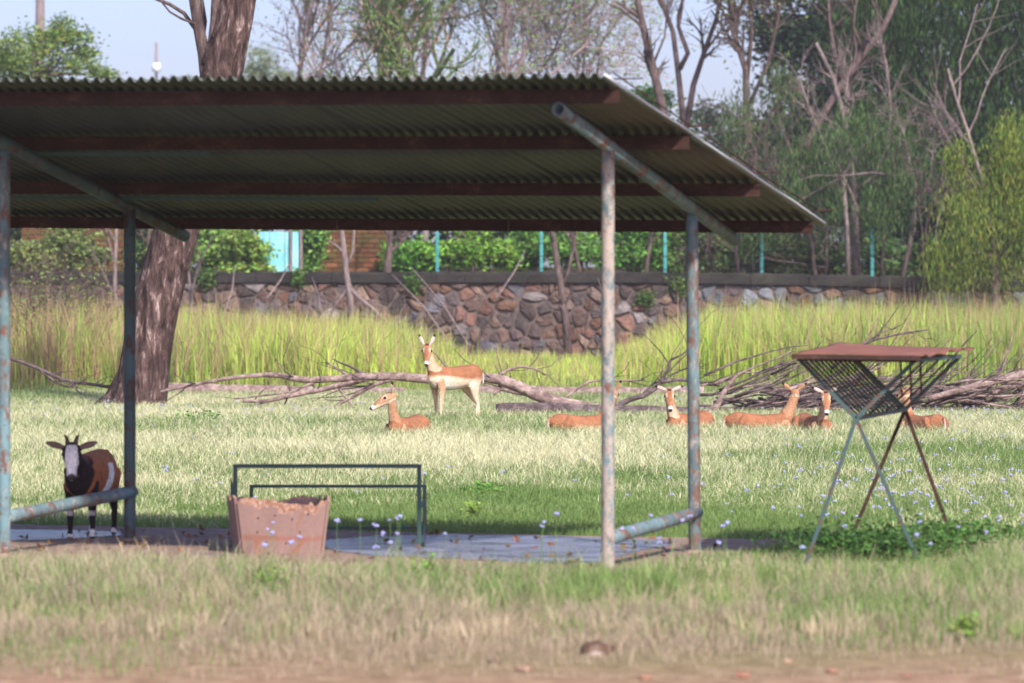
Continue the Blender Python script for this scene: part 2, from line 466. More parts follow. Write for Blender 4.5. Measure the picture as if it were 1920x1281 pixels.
# ------------------------------------------------------------------ green metal trough stand
st = empty('trough_stand', GX(612, 33, .03), 'green metal frame stand with two long rails on the wet slab', 'metal stand')
YF, YB = 32.0, 34.0
x0, x1 = GX(441, YF).x, GX(786, YF).x
zf, zb = .66, .41
for x in (x0, x1):
    mb = MB(); mb.bar((x, YF, .03), (x, YF, zf), .035, .035, (0, 1, 0), .004); mb.build('front_leg', M['stand'], st)
    mb = MB(); mb.bar((x, YB, .03), (x, YB, zb), .03, .03, (0, 1, 0), .004); mb.build('rear_leg', M['stand'], st)
    s_ = -1 if x == x0 else 1
    mb = MB(); mb.slab([(x + s_ * .035, YF + .05, .03), (x + s_ * .035, YF + .32, .03), (x + s_ * .035, YF + .32, .50), (x + s_ * .035, YF + .05, .58)], (s_ * .006, 0, 0))
    mb.build('side_plate', M['rack_bar'], st)
    mb = MB(); mb.bar((x, YF + .02, .34), (x, YB - .018, .30), .028, .028, (0, 0, 1), .004); mb.build('side_bar', M['stand'], st)
mb = MB(); mb.bar((x0 - .018, YF, zf + .016), (x1 + .018, YF, zf + .016), .036, .032, (0, 0, 1), .004); mb.build('top_rail', M['stand'], st)
mb = MB(); mb.bar((x0 - .015, YB, zb + .014), (x1 + .015, YB, zb + .014), .03, .026, (0, 0, 1), .004); mb.build('rear_rail', M['stand'], st)
mb = MB(); mb.bar((x0 + .015, YB, .075), (x1 - .015, YB, .075), .022, .022, (0, 0, 1), .003); mb.build('bottom_rail', M['rack_bar'], st)

# ------------------------------------------------------------------ chewed feed box
fb = empty('feed_box', GX(526, 31.4, .03), 'pinkish flared feed box with a ragged chewed rim', 'feed box')
rnd = random.Random(11)
PINK, ORANGE, TAN = S(148, 120, 110), S(146, 102, 78), S(186, 152, 130)
def board(name, bl, br, tr, tl, thick, rim, band=True):
    """upright panel as a grid; the top edge is torn, its fresh edge is orange"""
    bl, br, tr, tl = map(Vector, (bl, br, tr, tl)); n, m = 44, 22
    jag = []
    for i in range(n + 1):
        s_ = i / n
        jag.append(rim(s_) + rnd.uniform(-.022, .022))
    vs = []; cs = []
    for lay in (0, 1):
        for j in range(m + 1):
            for i in range(n + 1):
                s_ = i / n; h = j / m * (1 + jag[i])
                p = bl.lerp(br, s_).lerp(tl.lerp(tr, s_), h) + (Vector(thick) if lay else Vector((0, 0, 0)))
                near = j / m
                fray = math.sin(s_ * 19 + 1) * .05 + math.sin(s_ * 47) * .03 + math.sin(s_ * 5 + 2) * .05
                peel = near > (.88 if band else .97) + fray * .8
                if lay == 0 and peel: p += Vector(thick) * rnd.uniform(.0, .35)
                vs.append(p)
                c = ORANGE if peel else PINK
                if peel: c = tuple(a * q_ + b * (1 - q_) for q_ in [rnd.random()] for a, b in zip(TAN, ORANGE))
                if band and .27 < near < .33: c = tuple(a * .55 + b * .45 for a, b in zip(PINK, S(150, 84, 56)))
                if band and near <= .27 and (abs(s_ - .18 - .05 * near) < .04 or abs(s_ - .80 + .55 * (.3 - near)) < .035): c = tuple(a * .5 + b * .5 for a, b in zip(PINK, S(154, 88, 58)))
                if band and near > .33 and abs(s_ - .71 - .03 * math.sin(near * 9)) < .018: c = tuple(a * .5 + b * .5 for a, b in zip(PINK, ORANGE))
                cs.append(c[:3])
    W = n + 1; Lr = W * (m + 1); fs = []
    for j in range(m):
        for i in range(n):
            a = j * W + i; fs.append((a, a + 1, a + W + 1, a + W)); b = a + Lr; fs.append((b, b + W, b + W + 1, b + 1))
    for i in range(n):
        a = m * W + i; fs.append((a, a + 1, a + 1 + Lr, a + Lr)); fs.append((i + 1, i, i + Lr, i + 1 + Lr))
    for j in range(m):
        a = j * W; fs.append((a, a + W, a + W + Lr, a + Lr)); a += n; fs.append((a + W, a, a + Lr, a + W + Lr))
    mb = MB(); mb._add(vs, fs); mb.c = cs
    return mb.build(name, M['board'], fb)
yf, yb = 31.25, 31.85
bx0, bx1 = GX(457, yf).x, GX(601, yf).x
tx0, tx1 = GX(446, yf).x, GX(614, yf).x
SK = -.11
def rimf(s): return -.02 + .06 * math.exp(-((s - .12) / .1) ** 2) + .05 * math.sin(s * 6) * (s < .8) - .10 * math.exp(-((s - .87) / .035) ** 2) + .04 * (s > .93)
board('front_panel', (bx0, yf, .03), (bx1, yf, .03), (tx1, yf - .09, .44), (tx0, yf - .09, .44), (0, .02, 0), rimf)
board('back_panel', (bx0 + SK, yb, .03), (bx1 + SK, yb, .03), (tx1 + SK, yb + .10, .42), (tx0 + SK, yb + .10, .42), (0, .02, 0), lambda s: .05 * math.sin(s * 8 + 1), False)
board('side_panel', (bx0 - .004, yf + .02, .03), (bx0 - .004 + SK, yb, .03), (tx0 - .004 + SK, yb + .10, .43), (tx0 - .004, yf - .07, .46), (-.02, 0, 0), lambda s: .04 * math.sin(s * 9), False)
board('side_panel', (bx1 + .004, yf + .02, .03), (bx1 + .004 + SK, yb, .03), (tx1 + .004 + SK, yb + .10, .43), (tx1 + .004, yf - .07, .45), (.02, 0, 0), lambda s: .07 * math.sin(s * 7), False)
for i, (sx_, hz) in enumerate([(.22, .31), (.42, .33), (.62, .30), (.80, .34), (.30, .12), (.55, .11), (.72, .20), (.2, .2)]):
    h = (hz - .03) / .41
    x = (bx0 + (bx1 - bx0) * sx_) * (1 - h) + (tx0 + (tx1 - tx0) * sx_) * h
    mb = MB(); mb.ball((x, yf - .09 * h - .002, hz), .007, 8, 5, (1, .6, 1)); mb.build('nail_head', M['rust'], fb, True)

# ------------------------------------------------------------------ hay rack
YA, YB2 = 30.3, 32.3
hr = empty('hay_rack', GX(1650, 31.3), 'V shaped metal hay rack on crossed legs with a rusty lid', 'hay rack')
A, B = PX(1605, 785, YA), PX(1697, 768, YB2)
TL1, TR1 = PX(1497, 672, YA), PX(1716, 676, YA)
TL2, TR2 = PX(1606, 675, YB2), PX(1800, 668, YB2)
def rod(name, pts, r, mat='rack_bar', n=8):
    mb = MB(); mb.tube(pts, r, n); return mb.build(name, M[mat], hr, True)
for a, b in ((A, TL1), (A, TR1), (B, TL2), (B, TR2)):
    mb = MB(); mb.bar(a, b, .03, .03, (0, 1, 0)); mb.build('arm', M['rack_bar'], hr)
for a, x, y in ((A, 1508, YA), (A, 1728, YA + .05), (B, 1585, YB2), (B, 1795, YB2 - .05)):
    mb = MB(); e = GX(x, y, 0.0); e.z = -.02
    mb.bar(a, e, .028, .028, (0, 1, 0)); mb.build('leg', M['rack_bar' if x in (1728, 1508) else 'rust'], hr)
for a, b in ((A, B), (TL1, TL2), (TR1, TR2)):
    mb = MB(); mb.bar(a, b, .03, .03); mb.build('long_rail', M['rack_bar'], hr)
for a, b in ((TL1, TR1), (TL2, TR2)):
    mb = MB(); mb.bar(a, b, .03, .03); mb.build('end_rail', M['rust'], hr)
for k in range(1, 12):
    f_ = k / 12
    rod('rack_bar', [TL1.lerp(TL2, f_), A.lerp(B, f_)], .009)
for f_ in (.22, .55, .8):
    rod('rack_bar', [TR1.lerp(TR2, f_), A.lerp(B, f_)], .009)
for f_ in (.3, .5, .72):
    p = TR1.lerp(TR2, f_) + (TL1 - TR1) * .25
    rod('hanging_rod', [p + Vector((0, 0, -.005)), p + Vector((.01, 0, -.30))], .007, 'rust')
lid = [PX(1484, 668, 30.05), PX(1726, 671, 30.05), PX(1826, 657, 32.7), PX(1578, 646, 32.7)]
n, m = 20, 14; vs = []; fs = []
for lay in (0, 1):
    for j in range(m + 1):
        for i in range(n + 1):
            s_, q = i / n, j / m
            p = lid[0].lerp(lid[1], s_).lerp(lid[3].lerp(lid[2], s_), q)
            p = p + Vector((.012 * math.sin(q * 21), 0, .006 * math.sin(s_ * 5 + q * 3) + .005 * math.sin(q * 9 + s_ * 2) + .014))
            if s_ > .9: p.z += .012 * math.sin(q * 26)
            vs.append(p - Vector((0, 0, .004 * lay)))
W = n + 1; Lr = W * (m + 1)
for j in range(m):
    for i in range(n):
        a = j * W + i; fs.append((a, a + 1, a + W + 1, a + W)); b = a + Lr; fs.append((b, b + W, b + W + 1, b + 1))
for i in range(n):
    fs.append((i + 1, i, i + Lr, i + 1 + Lr)); a = m * W + i; fs.append((a, a + 1, a + 1 + Lr, a + Lr))
for j in range(m):
    a = j * W; fs.append((a, a + W, a + W + Lr, a + Lr)); a += n; fs.append((a + W, a, a + Lr, a + W + Lr))
mb = MB(); mb._add(vs, fs); lid_ob = mb.build('lid', M['lid'], hr, True)
mb = MB(); mb.bar(lid[0] + Vector((0, -.004, -.002)), lid[1] + Vector((0, -.004, -.002)), .006, .035); mb.build('lid_lip', M['rust'], lid_ob)
# ------------------------------------------------------------------ rubble retaining wall
wall = empty('stone_wall', (0, WALL_Y, 0), 'long rubble stone retaining wall behind the tall grass', 'wall')
def walltop(x):   # coping underside
    return 2.50 - .012 * max(0, x - 4) ** 1.2
XW = 18.5
mb = MB()
n = 24; top = []
for k in range(n):
    xa, xb = -XW - 8 + (2 * XW + 16) * k / n, -XW - 8 + (2 * XW + 16) * (k + 1) / n
    mb._add([(xa, WALL_Y + .06, -.2), (xb, WALL_Y + .06, -.2), (xb, WALL_Y + .06, walltop(xb)), (xa, WALL_Y + .06, walltop(xa)),
             (xa, WALL_Y + .55, walltop(xa)), (xb, WALL_Y + .55, walltop(xb))], [(0, 1, 2, 3), (3, 2, 5, 4)])
mb.build('wall_core', M['mortar'], wall)
rnd = random.Random(21)
x = -XW - 6
while x < XW + 6:
    L_ = rnd.uniform(1.6, 2.6); za, zb_ = walltop(x), walltop(x + L_)
    mb = MB(); hh = .33 + rnd.uniform(-.03, .03); yo = rnd.uniform(-.02, .02)
    a = Vector((x, WALL_Y + .20 + yo, za + hh / 2 + .002)); b = Vector((x + L_ - .015, WALL_Y + .20 + yo, zb_ + hh / 2 + .002)); ns = 8
    for q in range(ns + 1):
        c_ = a.lerp(b, q / ns); pr = [(-.31, -hh / 2), (-.31, hh / 2 - .05), (-.25, hh / 2), (.31, hh / 2), (.31, -hh / 2)]
        mb._add([(c_.x, c_.y + u_ + rnd.uniform(-.02, .02), c_.z + v_ + (rnd.uniform(-.035, .03) if v_ > 0 else 0)) for u_, v_ in pr], [] if q == 0 else [(k_ - 5, (k_ + 1) % 5 - 5, (k_ + 1) % 5, k_) for k_ in range(5)] + ([(0, 1, 2, 3, 4)] if q == ns else []))
    mb.f.insert(0, (4, 3, 2, 1, 0)); mb.build('coping_block', M['coping'], wall)
    x += L_
def clip(poly, p, q):
    """keep the side of the bisector of p,q nearer p"""
    mx, mz = (p[0] + q[0]) / 2, (p[1] + q[1]) / 2; nx, nz = q[0] - p[0], q[1] - p[1]
    out = []
    for i in range(len(poly)):
        a, b = poly[i], poly[(i + 1) % len(poly)]
        da = (a[0] - mx) * nx + (a[1] - mz) * nz; db = (b[0] - mx) * nx + (b[1] - mz) * nz
        if da <= 0: out.append(a)
        if (da < 0 < db) or (db < 0 < da):
            t_ = da / (da - db); out.append((a[0] + (b[0] - a[0]) * t_, a[1] + (b[1] - a[1]) * t_))
    return out
CW, CH = .43, .37
seeds = []; nx_ = int(2 * XW / CW); nz_ = 7
for j in range(nz_):
    for i in range(nx_):
        seeds.append((-XW + (i + .5 + (j % 2) * .5 + rnd.uniform(-.52, .52)) * CW, (j + .5 + rnd.uniform(-.48, .48)) * CH))
seeds = [q for q in seeds if rnd.random() > .16]
seeds += [(q[0] + rnd.uniform(-.3, .3), min(2.45, max(.05, q[1] + rnd.uniform(-.25, .25)))) for q in rnd.sample(seeds, 60)]
PAL = [S(112, 92, 84), S(98, 84, 80), S(122, 104, 96), S(104, 92, 92), S(128, 104, 92), S(140, 116, 102), S(106, 90, 86), S(118, 114, 120), S(146, 124, 108), S(132, 100, 88), S(92, 82, 80), S(150, 140, 138), S(120, 92, 76)]
stones = []
for i, p in enumerate(seeds):
    poly = [(p[0] - 1, p[1] - 1), (p[0] + 1, p[1] - 1), (p[0] + 1, p[1] + 1), (p[0] - 1, p[1] + 1)]
    for j, q in enumerate(seeds):
        if i != j and abs(p[0] - q[0]) < 1.7 and abs(p[1] - q[1]) < 1.3: poly = clip(poly, p, q)
    wt = walltop(p[0]) - .01
    for cl in ((0, -.05), (0, None)):
        pass
    poly = [(a, min(max(b, -.05), wt)) for a, b in poly]
    q2 = []
    for a in poly:
        if not q2 or (abs(a[0] - q2[-1][0]) + abs(a[1] - q2[-1][1])) > .03: q2.append(a)
    if len(q2) < 3: continue
    cx = sum(a[0] for a in q2) / len(q2); cz = sum(a[1] for a in q2) / len(q2)
    if max(a[1] for a in q2) - min(a[1] for a in q2) < .1: continue
    # refine the outline so that it can be uneven
    ring = []
    for a, b in zip(q2, q2[1:] + q2[:1]):
        ring.append(a); ring.append(((a[0] + b[0]) / 2 + rnd.uniform(-.02, .02), (a[1] + b[1]) / 2 + rnd.uniform(-.02, .02)))
    for _ in range(1):          # round the corners
        ring = [((a[0] * .74 + b[0] * .26), (a[1] * .74 + b[1] * .26)) for a, b in zip(ring, ring[1:] + ring[:1])]
    g_ = rnd.uniform(.90, .99)
    ring = [(cx + (a[0] - cx) * g_ + rnd.uniform(-.015, .015), cz + (a[1] - cz) * g_ + rnd.uniform(-.015, .015)) for a in ring]
    stones.append((cx, cz, ring))
def stone_geo(mb, cx, cz, ring):
    c = rnd.choice(PAL); k = rnd.uniform(.5, 1.0); mb.col = tuple(v * k for v in c[:3])
    if cx > 5 and rnd.random() < .5: g = sum(mb.col) / 3 * 1.25; mb.col = (g * .95, g, g * 1.1)
    d = rnd.uniform(.02, .11); n = len(ring); vs = []
    tx, tz = rnd.uniform(-.12, .12), rnd.uniform(-.12, .12)
    for sc, y in ((.97, .12), (.90, -d * .55), (.66, -d)):
        for a in ring:
            px_, pz_ = cx + (a[0] - cx) * sc, cz + (a[1] - cz) * sc
            vs.append((px_, WALL_Y + .05 + y + tx * (px_ - cx) + tz * (pz_ - cz) + rnd.uniform(-.025, .025), pz_ + rnd.uniform(-.012, .012)))
    vs.append((cx, WALL_Y + .05 - d * 1.12, cz))
    fs = []
    for j in range(2):
        for k_ in range(n): fs.append((j * n + k_, j * n + (k_ + 1) % n, (j + 1) * n + (k_ + 1) % n, (j + 1) * n + k_))
    fs += [(2 * n + k_, 2 * n + (k_ + 1) % n, 3 * n) for k_ in range(n)]
    mb._add(vs, fs)
def vis(s):
    cx, cz, _ = s
    gap = -3.4 < cx < 5
    return (0 if abs(cx) < 16.2 else 5) + (0 if cz > 1.45 or gap else 3) - cz * .1
stones.sort(key=vis)
rest = MB()
for i, s in enumerate(stones):
    if i < 295:
        mb = MB(); stone_geo(mb, *s); mb.build('stone', M['stone'], wall, False)
    else: stone_geo(rest, *s)
tag(rest.build('rubble_stones', M['stone'], wall), kind='stuff')

# ------------------------------------------------------------------ brick pillar, ruined brick wall, turquoise gate, fence
def brickwork(name, label, cat, x0, x1, y, z0, z1, depth, ragged, bw=.36, bh=.13, seed=1):
    r = random.Random(seed)
    root = empty(name, ((x0 + x1) / 2, y, z0), label, cat)
    mb = MB(); mb.slab([(x0 + .03, y + .05, z0 - .3), (x1 - .03, y + .05, z0 - .3), (x1 - .03, y + .05, z1 - ragged - .1), (x0 + .03, y + .05, z1 - ragged - .1)], (0, depth, 0))
    mb.build('core', M['mortar'], root)
    rows = int((z1 - z0) / bh); protos = []
    for j in range(rows):
        x = x0 - (bw / 2 if j % 2 else 0)
        while x < x1 - .05:
            a, b = max(x, x0), min(x + bw, x1)
            if z0 + j * bh < z1 - ragged * abs(math.sin(a * 1.7 + 2)) and b - a > .06:
                mb = MB(); k = r.uniform(.7, 1.2); c = r.choice([S(112, 68, 48), S(98, 58, 44), S(96, 72, 46), S(122, 82, 58)])
                mb.col = tuple(v * k for v in c[:3]); yo = r.uniform(-.02, .015)
                mb.bar((a + .012, y + .08 + yo, z0 + (j + .5) * bh), (b - .012, y + .08 + yo, z0 + (j + .5) * bh), .16, bh - .024, (0, 0, 1))
                mb.build('brick', M['brick'], root)
            x += bw
    return root
p0, p1 = PX(588, 500, 133), PX(727, 500, 133)
brickwork('brick_pillar', 'broad mossy orange brown brick pillar above the stone wall', 'pillar', p0.x, p1.x, 133, 2.7, 5.4, 1.2, .2, .40, .16, 3)
p0, p1 = PX(40, 500, 133.5), PX(232, 500, 133.5)
brickwork('brick_ruin', 'ruined dark red brick wall left of the leaning trunk', 'wall', p0.x, p1.x, 133.5, 2.7, 5.0, .5, .8, .44, .2, 8)

ga = empty('sheet_gate', PX(520, 500, 130), 'pale turquoise metal sheet gate above the wall', 'gate')
a, b = PX(477, 505, 130), PX(562, 505, 130)
for k in range(3):
    xa, xb = a.x + (b.x - a.x) * k / 3 + .01, a.x + (b.x - a.x) * (k + 1) / 3 - .01
    mb = MB(); mb.slab([(xa, 130, 2.7), (xb, 130, 2.7), (xb, 130, 4.15), (xa, 130, 4.15)], (0, .02, 0)); mb.build('gate_panel', M['gate'], ga)
for x in (a.x - .04, b.x - .28, b.x + .05):
    mb = MB(); mb.bar((x, 129.95, 2.6), (x, 129.95, 4.35), .09, .09, (0, 1, 0), .01); mb.build('gate_post', M['bark_pale'], ga)

fe = empty('wire_fence', (0, 128.2, 2.6), 'wire fence on slim teal posts along the wall top', 'fence')
fx = [PX(q, 500, 128.2).x for q in (820, 1015, 1247, 1428, 1635, 1830)]
for i, x in enumerate(fx):
    h = 4.15 if i != 4 else 4.25
    mb = MB(); mb.bar((x, 128.2, 2.4), (x, 128.2, h - .1), .11, .11, (0, 1, 0), .015); p = mb.build('post', M['teal'], fe)
    mb = MB(); mb._add([(x - .055, 128.145, h - .1), (x + .055, 128.145, h - .1), (x + .055, 128.255, h - .1), (x - .055, 128.255, h - .1), (x, 128.2, h + .06)], [(0, 1, 4), (1, 2, 4), (2, 3, 4), (3, 0, 4)])
    mb.build('post_tip', M['teal'], p)
for z in (2.95, 3.35, 3.75):
    mb = MB(); pts = []
    for k in range(41):
        x = fx[0] + (fx[-1] - fx[0]) * k / 40; pts.append((x, 128.13, z - .03 * abs(math.sin(k * .39))))
    mb.tube(pts, .008, 4); mb.build('wire', M['rust'], fe)

# ------------------------------------------------------------------ trees
def leaf_mesh(name, P, size, col, colvar, mode, rs, parent, mat='leaf', origin=None):
    """P (n,3): leaf centres. mode 'round' or 'droop' (long hanging leaflets)"""
    n = len(P)
    if n == 0: return None
    if mode == 'droop':
        ax = np.stack([rs.normal(0, .35, n), rs.normal(0, .35, n), -np.ones(n)], 1)
        Ls = size * rs.uniform(.7, 1.5, n); Ws = size * .16 * rs.uniform(.7, 1.3, n)
    else:
        ax = rs.normal(0, 1, (n, 3)); ax[:, 2] *= .6
        Ls = size * rs.uniform(.6, 1.3, n); Ws = size * .55 * rs.uniform(.7, 1.2, n)
    ax /= np.linalg.norm(ax, axis=1)[:, None]
    sd = np.cross(ax, rs.normal(0, 1, (n, 3))); sd /= np.linalg.norm(sd, axis=1)[:, None] + 1e-9
    a = ax * (Ls / 2)[:, None]; s = sd * (Ws / 2)[:, None]
    nr = np.cross(ax, sd) * (Ws * .25)[:, None]
    V = np.stack([P - a, P + s + nr, P + a, P - s + nr], 1).reshape(-1, 3)
    fc = np.arange(n * 4).reshape(n, 4)
    c = np.array(col[:3])[None, :] * (1 + rs.normal(0, colvar, (n, 1)).clip(-.6, .9)) * (1 + rs.normal(0, .10, (n, 3)))
    c = np.repeat(c.clip(.004, .9), 4, 0)
    if origin is not None: V = V - np.array(origin)[None, :]
    me = np_mesh(name, V, fc, 4, c)
    o = link(name, me, M[mat], parent); o["kind"] = 'stuff'
    return o

class Tree:
    def __init__(s, seed, levels, kids, spread, gnarl, lift, ratio=.62, rr=.6, start=.35):
        s.r = random.Random(seed); s.levels = levels; s.kids = kids; s.spread = spread; s.gnarl = gnarl; s.lift = lift
        s.ratio = ratio; s.rr = rr; s.start = start; s.tubes = []; s.tips = []
    def rv(s): return Vector((s.r.gauss(0, 1), s.r.gauss(0, 1), s.r.gauss(0, 1)))
    def grow(s, p, d, L, r, lvl):
        n = 7 if lvl == 0 else (5 if lvl < s.levels else 4)
        pts = [Vector(p)]; rad = [r]; d = Vector(d).normalized()
        for i in range(n):
            d = (d + s.rv() * s.gnarl * (1 if lvl else .5) + Vector((0, 0, s.lift[min(lvl, len(s.lift) - 1)]))).normalized()
            pts.append(pts[-1] + d * (L / n)); rad.append(r * (1 - (.55 if lvl < s.levels else .8) * (i + 1) / n))
        s.follow(pts, rad, L, lvl)
    def follow(s, pts, rad, L, lvl):
        s.tubes.append((pts, rad, lvl)); n = len(pts) - 1
        if lvl >= s.levels - 1:
            for p in pts[1:]: s.tips.append(p)
        if lvl >= s.levels: return
        k = s.kids[min(lvl, len(s.kids) - 1)]
        for j in range(k):
            f_ = s.start + (1 - s.start) * (j + s.r.random()) / k if lvl == 0 else s.r.uniform(.25, 1)
            i = min(int(f_ * n), n - 1); q = pts[i].lerp(pts[i + 1], f_ * n - i)
            ax = (pts[i + 1] - pts[i]).normalized()
            perp = s.rv(); perp = (perp - ax * perp.dot(ax)).normalized()
            an = s.spread * s.r.uniform(.6, 1.3)
            dd = ax * math.cos(an) + perp * math.sin(an)
            s.grow(q, dd, L * s.ratio * s.r.uniform(.7, 1.2), max(rad[i] * s.rr, .011), lvl + 1)
    def build(s, root, barkm, twig_sides=4):
        w = MB(); tr = MB()
        for pts, rad, lvl in s.tubes:
            if lvl == 0: tr.tube(pts, rad, 10)
            else: w.tube(pts, rad, 6 if lvl == 1 else twig_sides, False)
        tr.build('trunk', M[barkm], root, True)
        if w.v: w.build('branches', M[barkm], root, True, kind='stuff')

def add_leaves(root, tips, n, sig, size, col, var, mode, seed, name='crown', sel=1.0, droop=0):
    rs = np.random.RandomState(seed)
    T = np.array([tuple(t) for t in tips])
    if sel < 1: T = T[rs.choice(len(T), max(1, int(len(T) * sel)), False)]
    P = T[rs.randint(0, len(T), n)] + rs.normal(0, 1, (n, 3)) * np.array(sig)
    if droop: P[:, 2] -= np.abs(rs.normal(0, droop, n))
    return leaf_mesh(name, P, size, col, var, mode, rs, root, origin=root.location)

TZ = lambda Y: float(np.interp(Y, ys, zs)) if Y > 126.4 else 0.0
def plain_tree(name, label, px, Y, topy, r, seed, bark_, levels=3, kids=(7, 5, 4), spread=.6, gnarl=.12, lift=(.03, .08, .05),
               lean=(0, 0, 1), leaves=None, group=None, start=.35, cat='tree', ratio=.55):
    b = GX(px, Y, TZ(Y) - .1); top = PX(px, topy, Y).z
    root = empty(name, b, label, cat, group)
    t_ = Tree(seed, levels, kids, spread, gnarl, lift, ratio, .6, start)
    t_.grow(b, lean, (top - b.z) / max(.4, Vector(lean).normalized().z), r, 0)
    t_.build(root, bark_)
    if leaves:
        for q, lv in enumerate(leaves): add_leaves(root, t_.tips, seed=seed + q, **lv)
    return root

# --- the big leaning trunk
root = empty('leaning_tree', GX(255, 74, 0), 'thick leaning trunk with rough dark bark beside the lawn', 'tree')
pt = [(252, 775, .62), (256, 752, .52), (268, 700, .46), (281, 630, .43), (297, 560, .42), (312, 500, .41), (328, 440, .40), (352, 360, .39), (378, 270, .38), (402, 190, .37), (422, 110, .36), (440, 30, .35), (452, -60, .33), (470, -200, .3), (480, -360, .25)]
t_ = Tree(5, 3, (5, 4, 3), .7, .1, (.0, .05, .05), .5, .5, .75)
mb = MB(); P_ = [PX(a, b, 74) for a, b, c in pt]; P_[0].z = -.1
mb.tube(P_, [c for a, b, c in pt], 28)
me_v = []
rr_ = random.Random(9)
fl = {}
for i, v in enumerate(mb.v):     # fluted, lumpy bark
    k = i % 28; ring = i // 28; c0 = P_[min(ring, len(P_) - 1)]
    f_ = 1 + .055 * math.sin(k * 2.2 + ring * .6) + .04 * math.sin(k * 5.1 + ring * 1.7) + rr_.uniform(-.02, .02)
    if ring < 2: f_ += .13 * math.sin(k * .9 + 1) + (.25 if ring == 0 and v[0] < c0.x else 0)
    me_v.append((c0.x + (v[0] - c0.x) * f_, c0.y + (v[1] - c0.y) * f_, v[2]))
mb.v = me_v
mb.build('trunk', M['bark_big'], root, True)
t_.follow([Vector(p) for p in P_[-3:]], [.3, .28, .25], 4, 0); t_.tubes.pop(0)
br = [[(392, 215), (388, 150), (382, 100), (372, 50), (362, -10), (350, -80)], [(386, 120), (398, 80), (402, 40), (404, -20), (410, -90)],
      [(382, 100), (370, 60), (345, 25), (318, 8), (285, -5), (250, -30)], [(399, 70), (415, 40), (424, 0), (440, -60)], [(378, 80), (384, 40), (378, 0), (370, -60)], [(366, 45), (340, 35), (318, 22), (300, 0)]]
rb = [.14, .10, .045, .045, .05, .025]
for q, (b_, r0) in enumerate(zip(br, rb)):
    pts = [PX(a, b, 74 + .08 * q * (-1) ** q) for a, b in b_]
    mb = MB(); mb.tube(pts, [r0 * (1 - .5 * i / len(pts)) for i in range(len(pts))], 9); mb.build('limb', M['bark_bare'], root, True)
w = MB()
for pts, rad, lvl in t_.tubes: w.tube(pts, rad, 6, False)
w.build('branches', M['bark_bare'], root, True, kind='stuff')
add_leaves(root, t_.tips, 5000, (.5, .5, .4), .12, S(96, 116, 58, .8), .3, 'round', 77)

G_dark, G_mid, G_lite, G_yel = S(62, 88, 50), S(88, 118, 60), S(120, 156, 76), S(160, 174, 72)
PINKL, OLIVE = S(176, 140, 128), S(128, 132, 84)
LV = lambda n, sig, size, col, var=.3, mode='round', **k: dict(n=n, sig=sig, size=size, col=col, var=var, mode=mode, **k)

# --- bare and sparse trees against the sky, middle
plain_tree('sparse_tree', 'sparse tree with hanging pinkish dry leaves nearest the leaning trunk', 570, 150, -60, .16, 101, 'bark_sky', 4, (11, 7, 5, 4), .7, .17,
           leaves=[LV(2400, (.3, .3, .5), .26, S(190, 150, 134), .2, 'droop', sel=.3), LV(4000, (.3, .3, .3), .15, S(140, 160, 96))])
plain_tree('vine_clad_tree', 'pole like trunk wrapped in green vine against the sky', 690, 146, -80, .34, 102, 'bark_vine', 3, (12, 7, 6), .8, .12,
           leaves=[LV(4500, (.25, .25, .3), .16, S(120, 150, 84)), LV(1800, (.4, .4, .5), .26, S(186, 144, 124), .2, 'droop', sel=.3)])
plain_tree('sparse_tree', 'bare twiggy tree between the vine clad trunk and two slim trees', 790, 152, -90, .15, 103, 'bark_sky', 4, (12, 8, 5, 4), .7, .18,
           leaves=[LV(1800, (.3, .3, .4), .24, S(184, 148, 120), .2, 'droop', sel=.25), LV(700, (.3, .3, .3), .13, S(150, 160, 100))])
plain_tree('sparse_tree', 'slim sparse tree with yellow green leaves above mid roof', 880, 148, -70, .13, 104, 'bark_sky', 4, (12, 7, 5, 4), .65, .17,
           leaves=[LV(5000, (.25, .25, .3), .16, S(136, 166, 88)), LV(1500, (.3, .3, .4), .22, S(196, 160, 140), .2, 'droop', sel=.3)])
plain_tree('sparse_tree', 'slim sparse tree with pale green leaves over the roof corner side', 975, 150, -60, .14, 105, 'bark_sky', 4, (12, 7, 5, 4), .65, .16,
           leaves=[LV(6000, (.25, .25, .3), .16, S(130, 162, 88))])
plain_tree('sparse_tree', 'pale grey twiggy tree just left of the open sky gap', 1065, 156, 10, .11, 106, 'bark_sky', 4, (12, 7, 5, 4), .65, .18,
           leaves=[LV(3500, (.3, .3, .3), .15, S(150, 172, 112))])

# --- forked bare tree right of the gap
def traced_tree(name, label, Y, stems, bark_, seed, twig=(4, 3), leaves=None, spread=.6, twl=2.0):
    x, y = stems[0][0][0]
    b = GX(x, Y, TZ(Y) - .1)
    root = empty(name, b, label, 'tree')
    t_ = Tree(seed, 3, (0,) + twig, spread, .15, (.02, .05, .04), .6, .55)
    mb = MB()
    for q, (pts, r0, r1) in enumerate(stems):
        P_ = [PX(a, c, Y + .25 * math.sin(q * 2.3) * (i / len(pts))) for i, (a, c) in enumerate(pts)]
        if q == 0: P_ = [b] + P_[1:] if abs(P_[0].z - b.z) < 1 else [b] + P_
        rad = [r0 + (r1 - r0) * i / (len(P_) - 1) for i in range(len(P_))]
        mb_ = MB(); mb_.tube(P_, rad, 10); mb_.build('trunk' if q == 0 else 'limb', M[bark_], root, True)
        t_.follow(P_[len(P_) // 3:], rad[len(P_) // 3:], twl, 1); t_.tubes = [z for z in t_.tubes if z[0] is not P_]
        t_.tubes = [z for z in t_.tubes if not (z[2] == 1)]
    w = MB()
    for pts, rad, lvl in t_.tubes: w.tube(pts, rad, 4, False)
    if w.v: w.build('branches', M[bark_], root, True, kind='stuff')
    if leaves:
        for q, lv in enumerate(leaves): add_leaves(root, t_.tips, seed=seed + q, **lv)
    return root
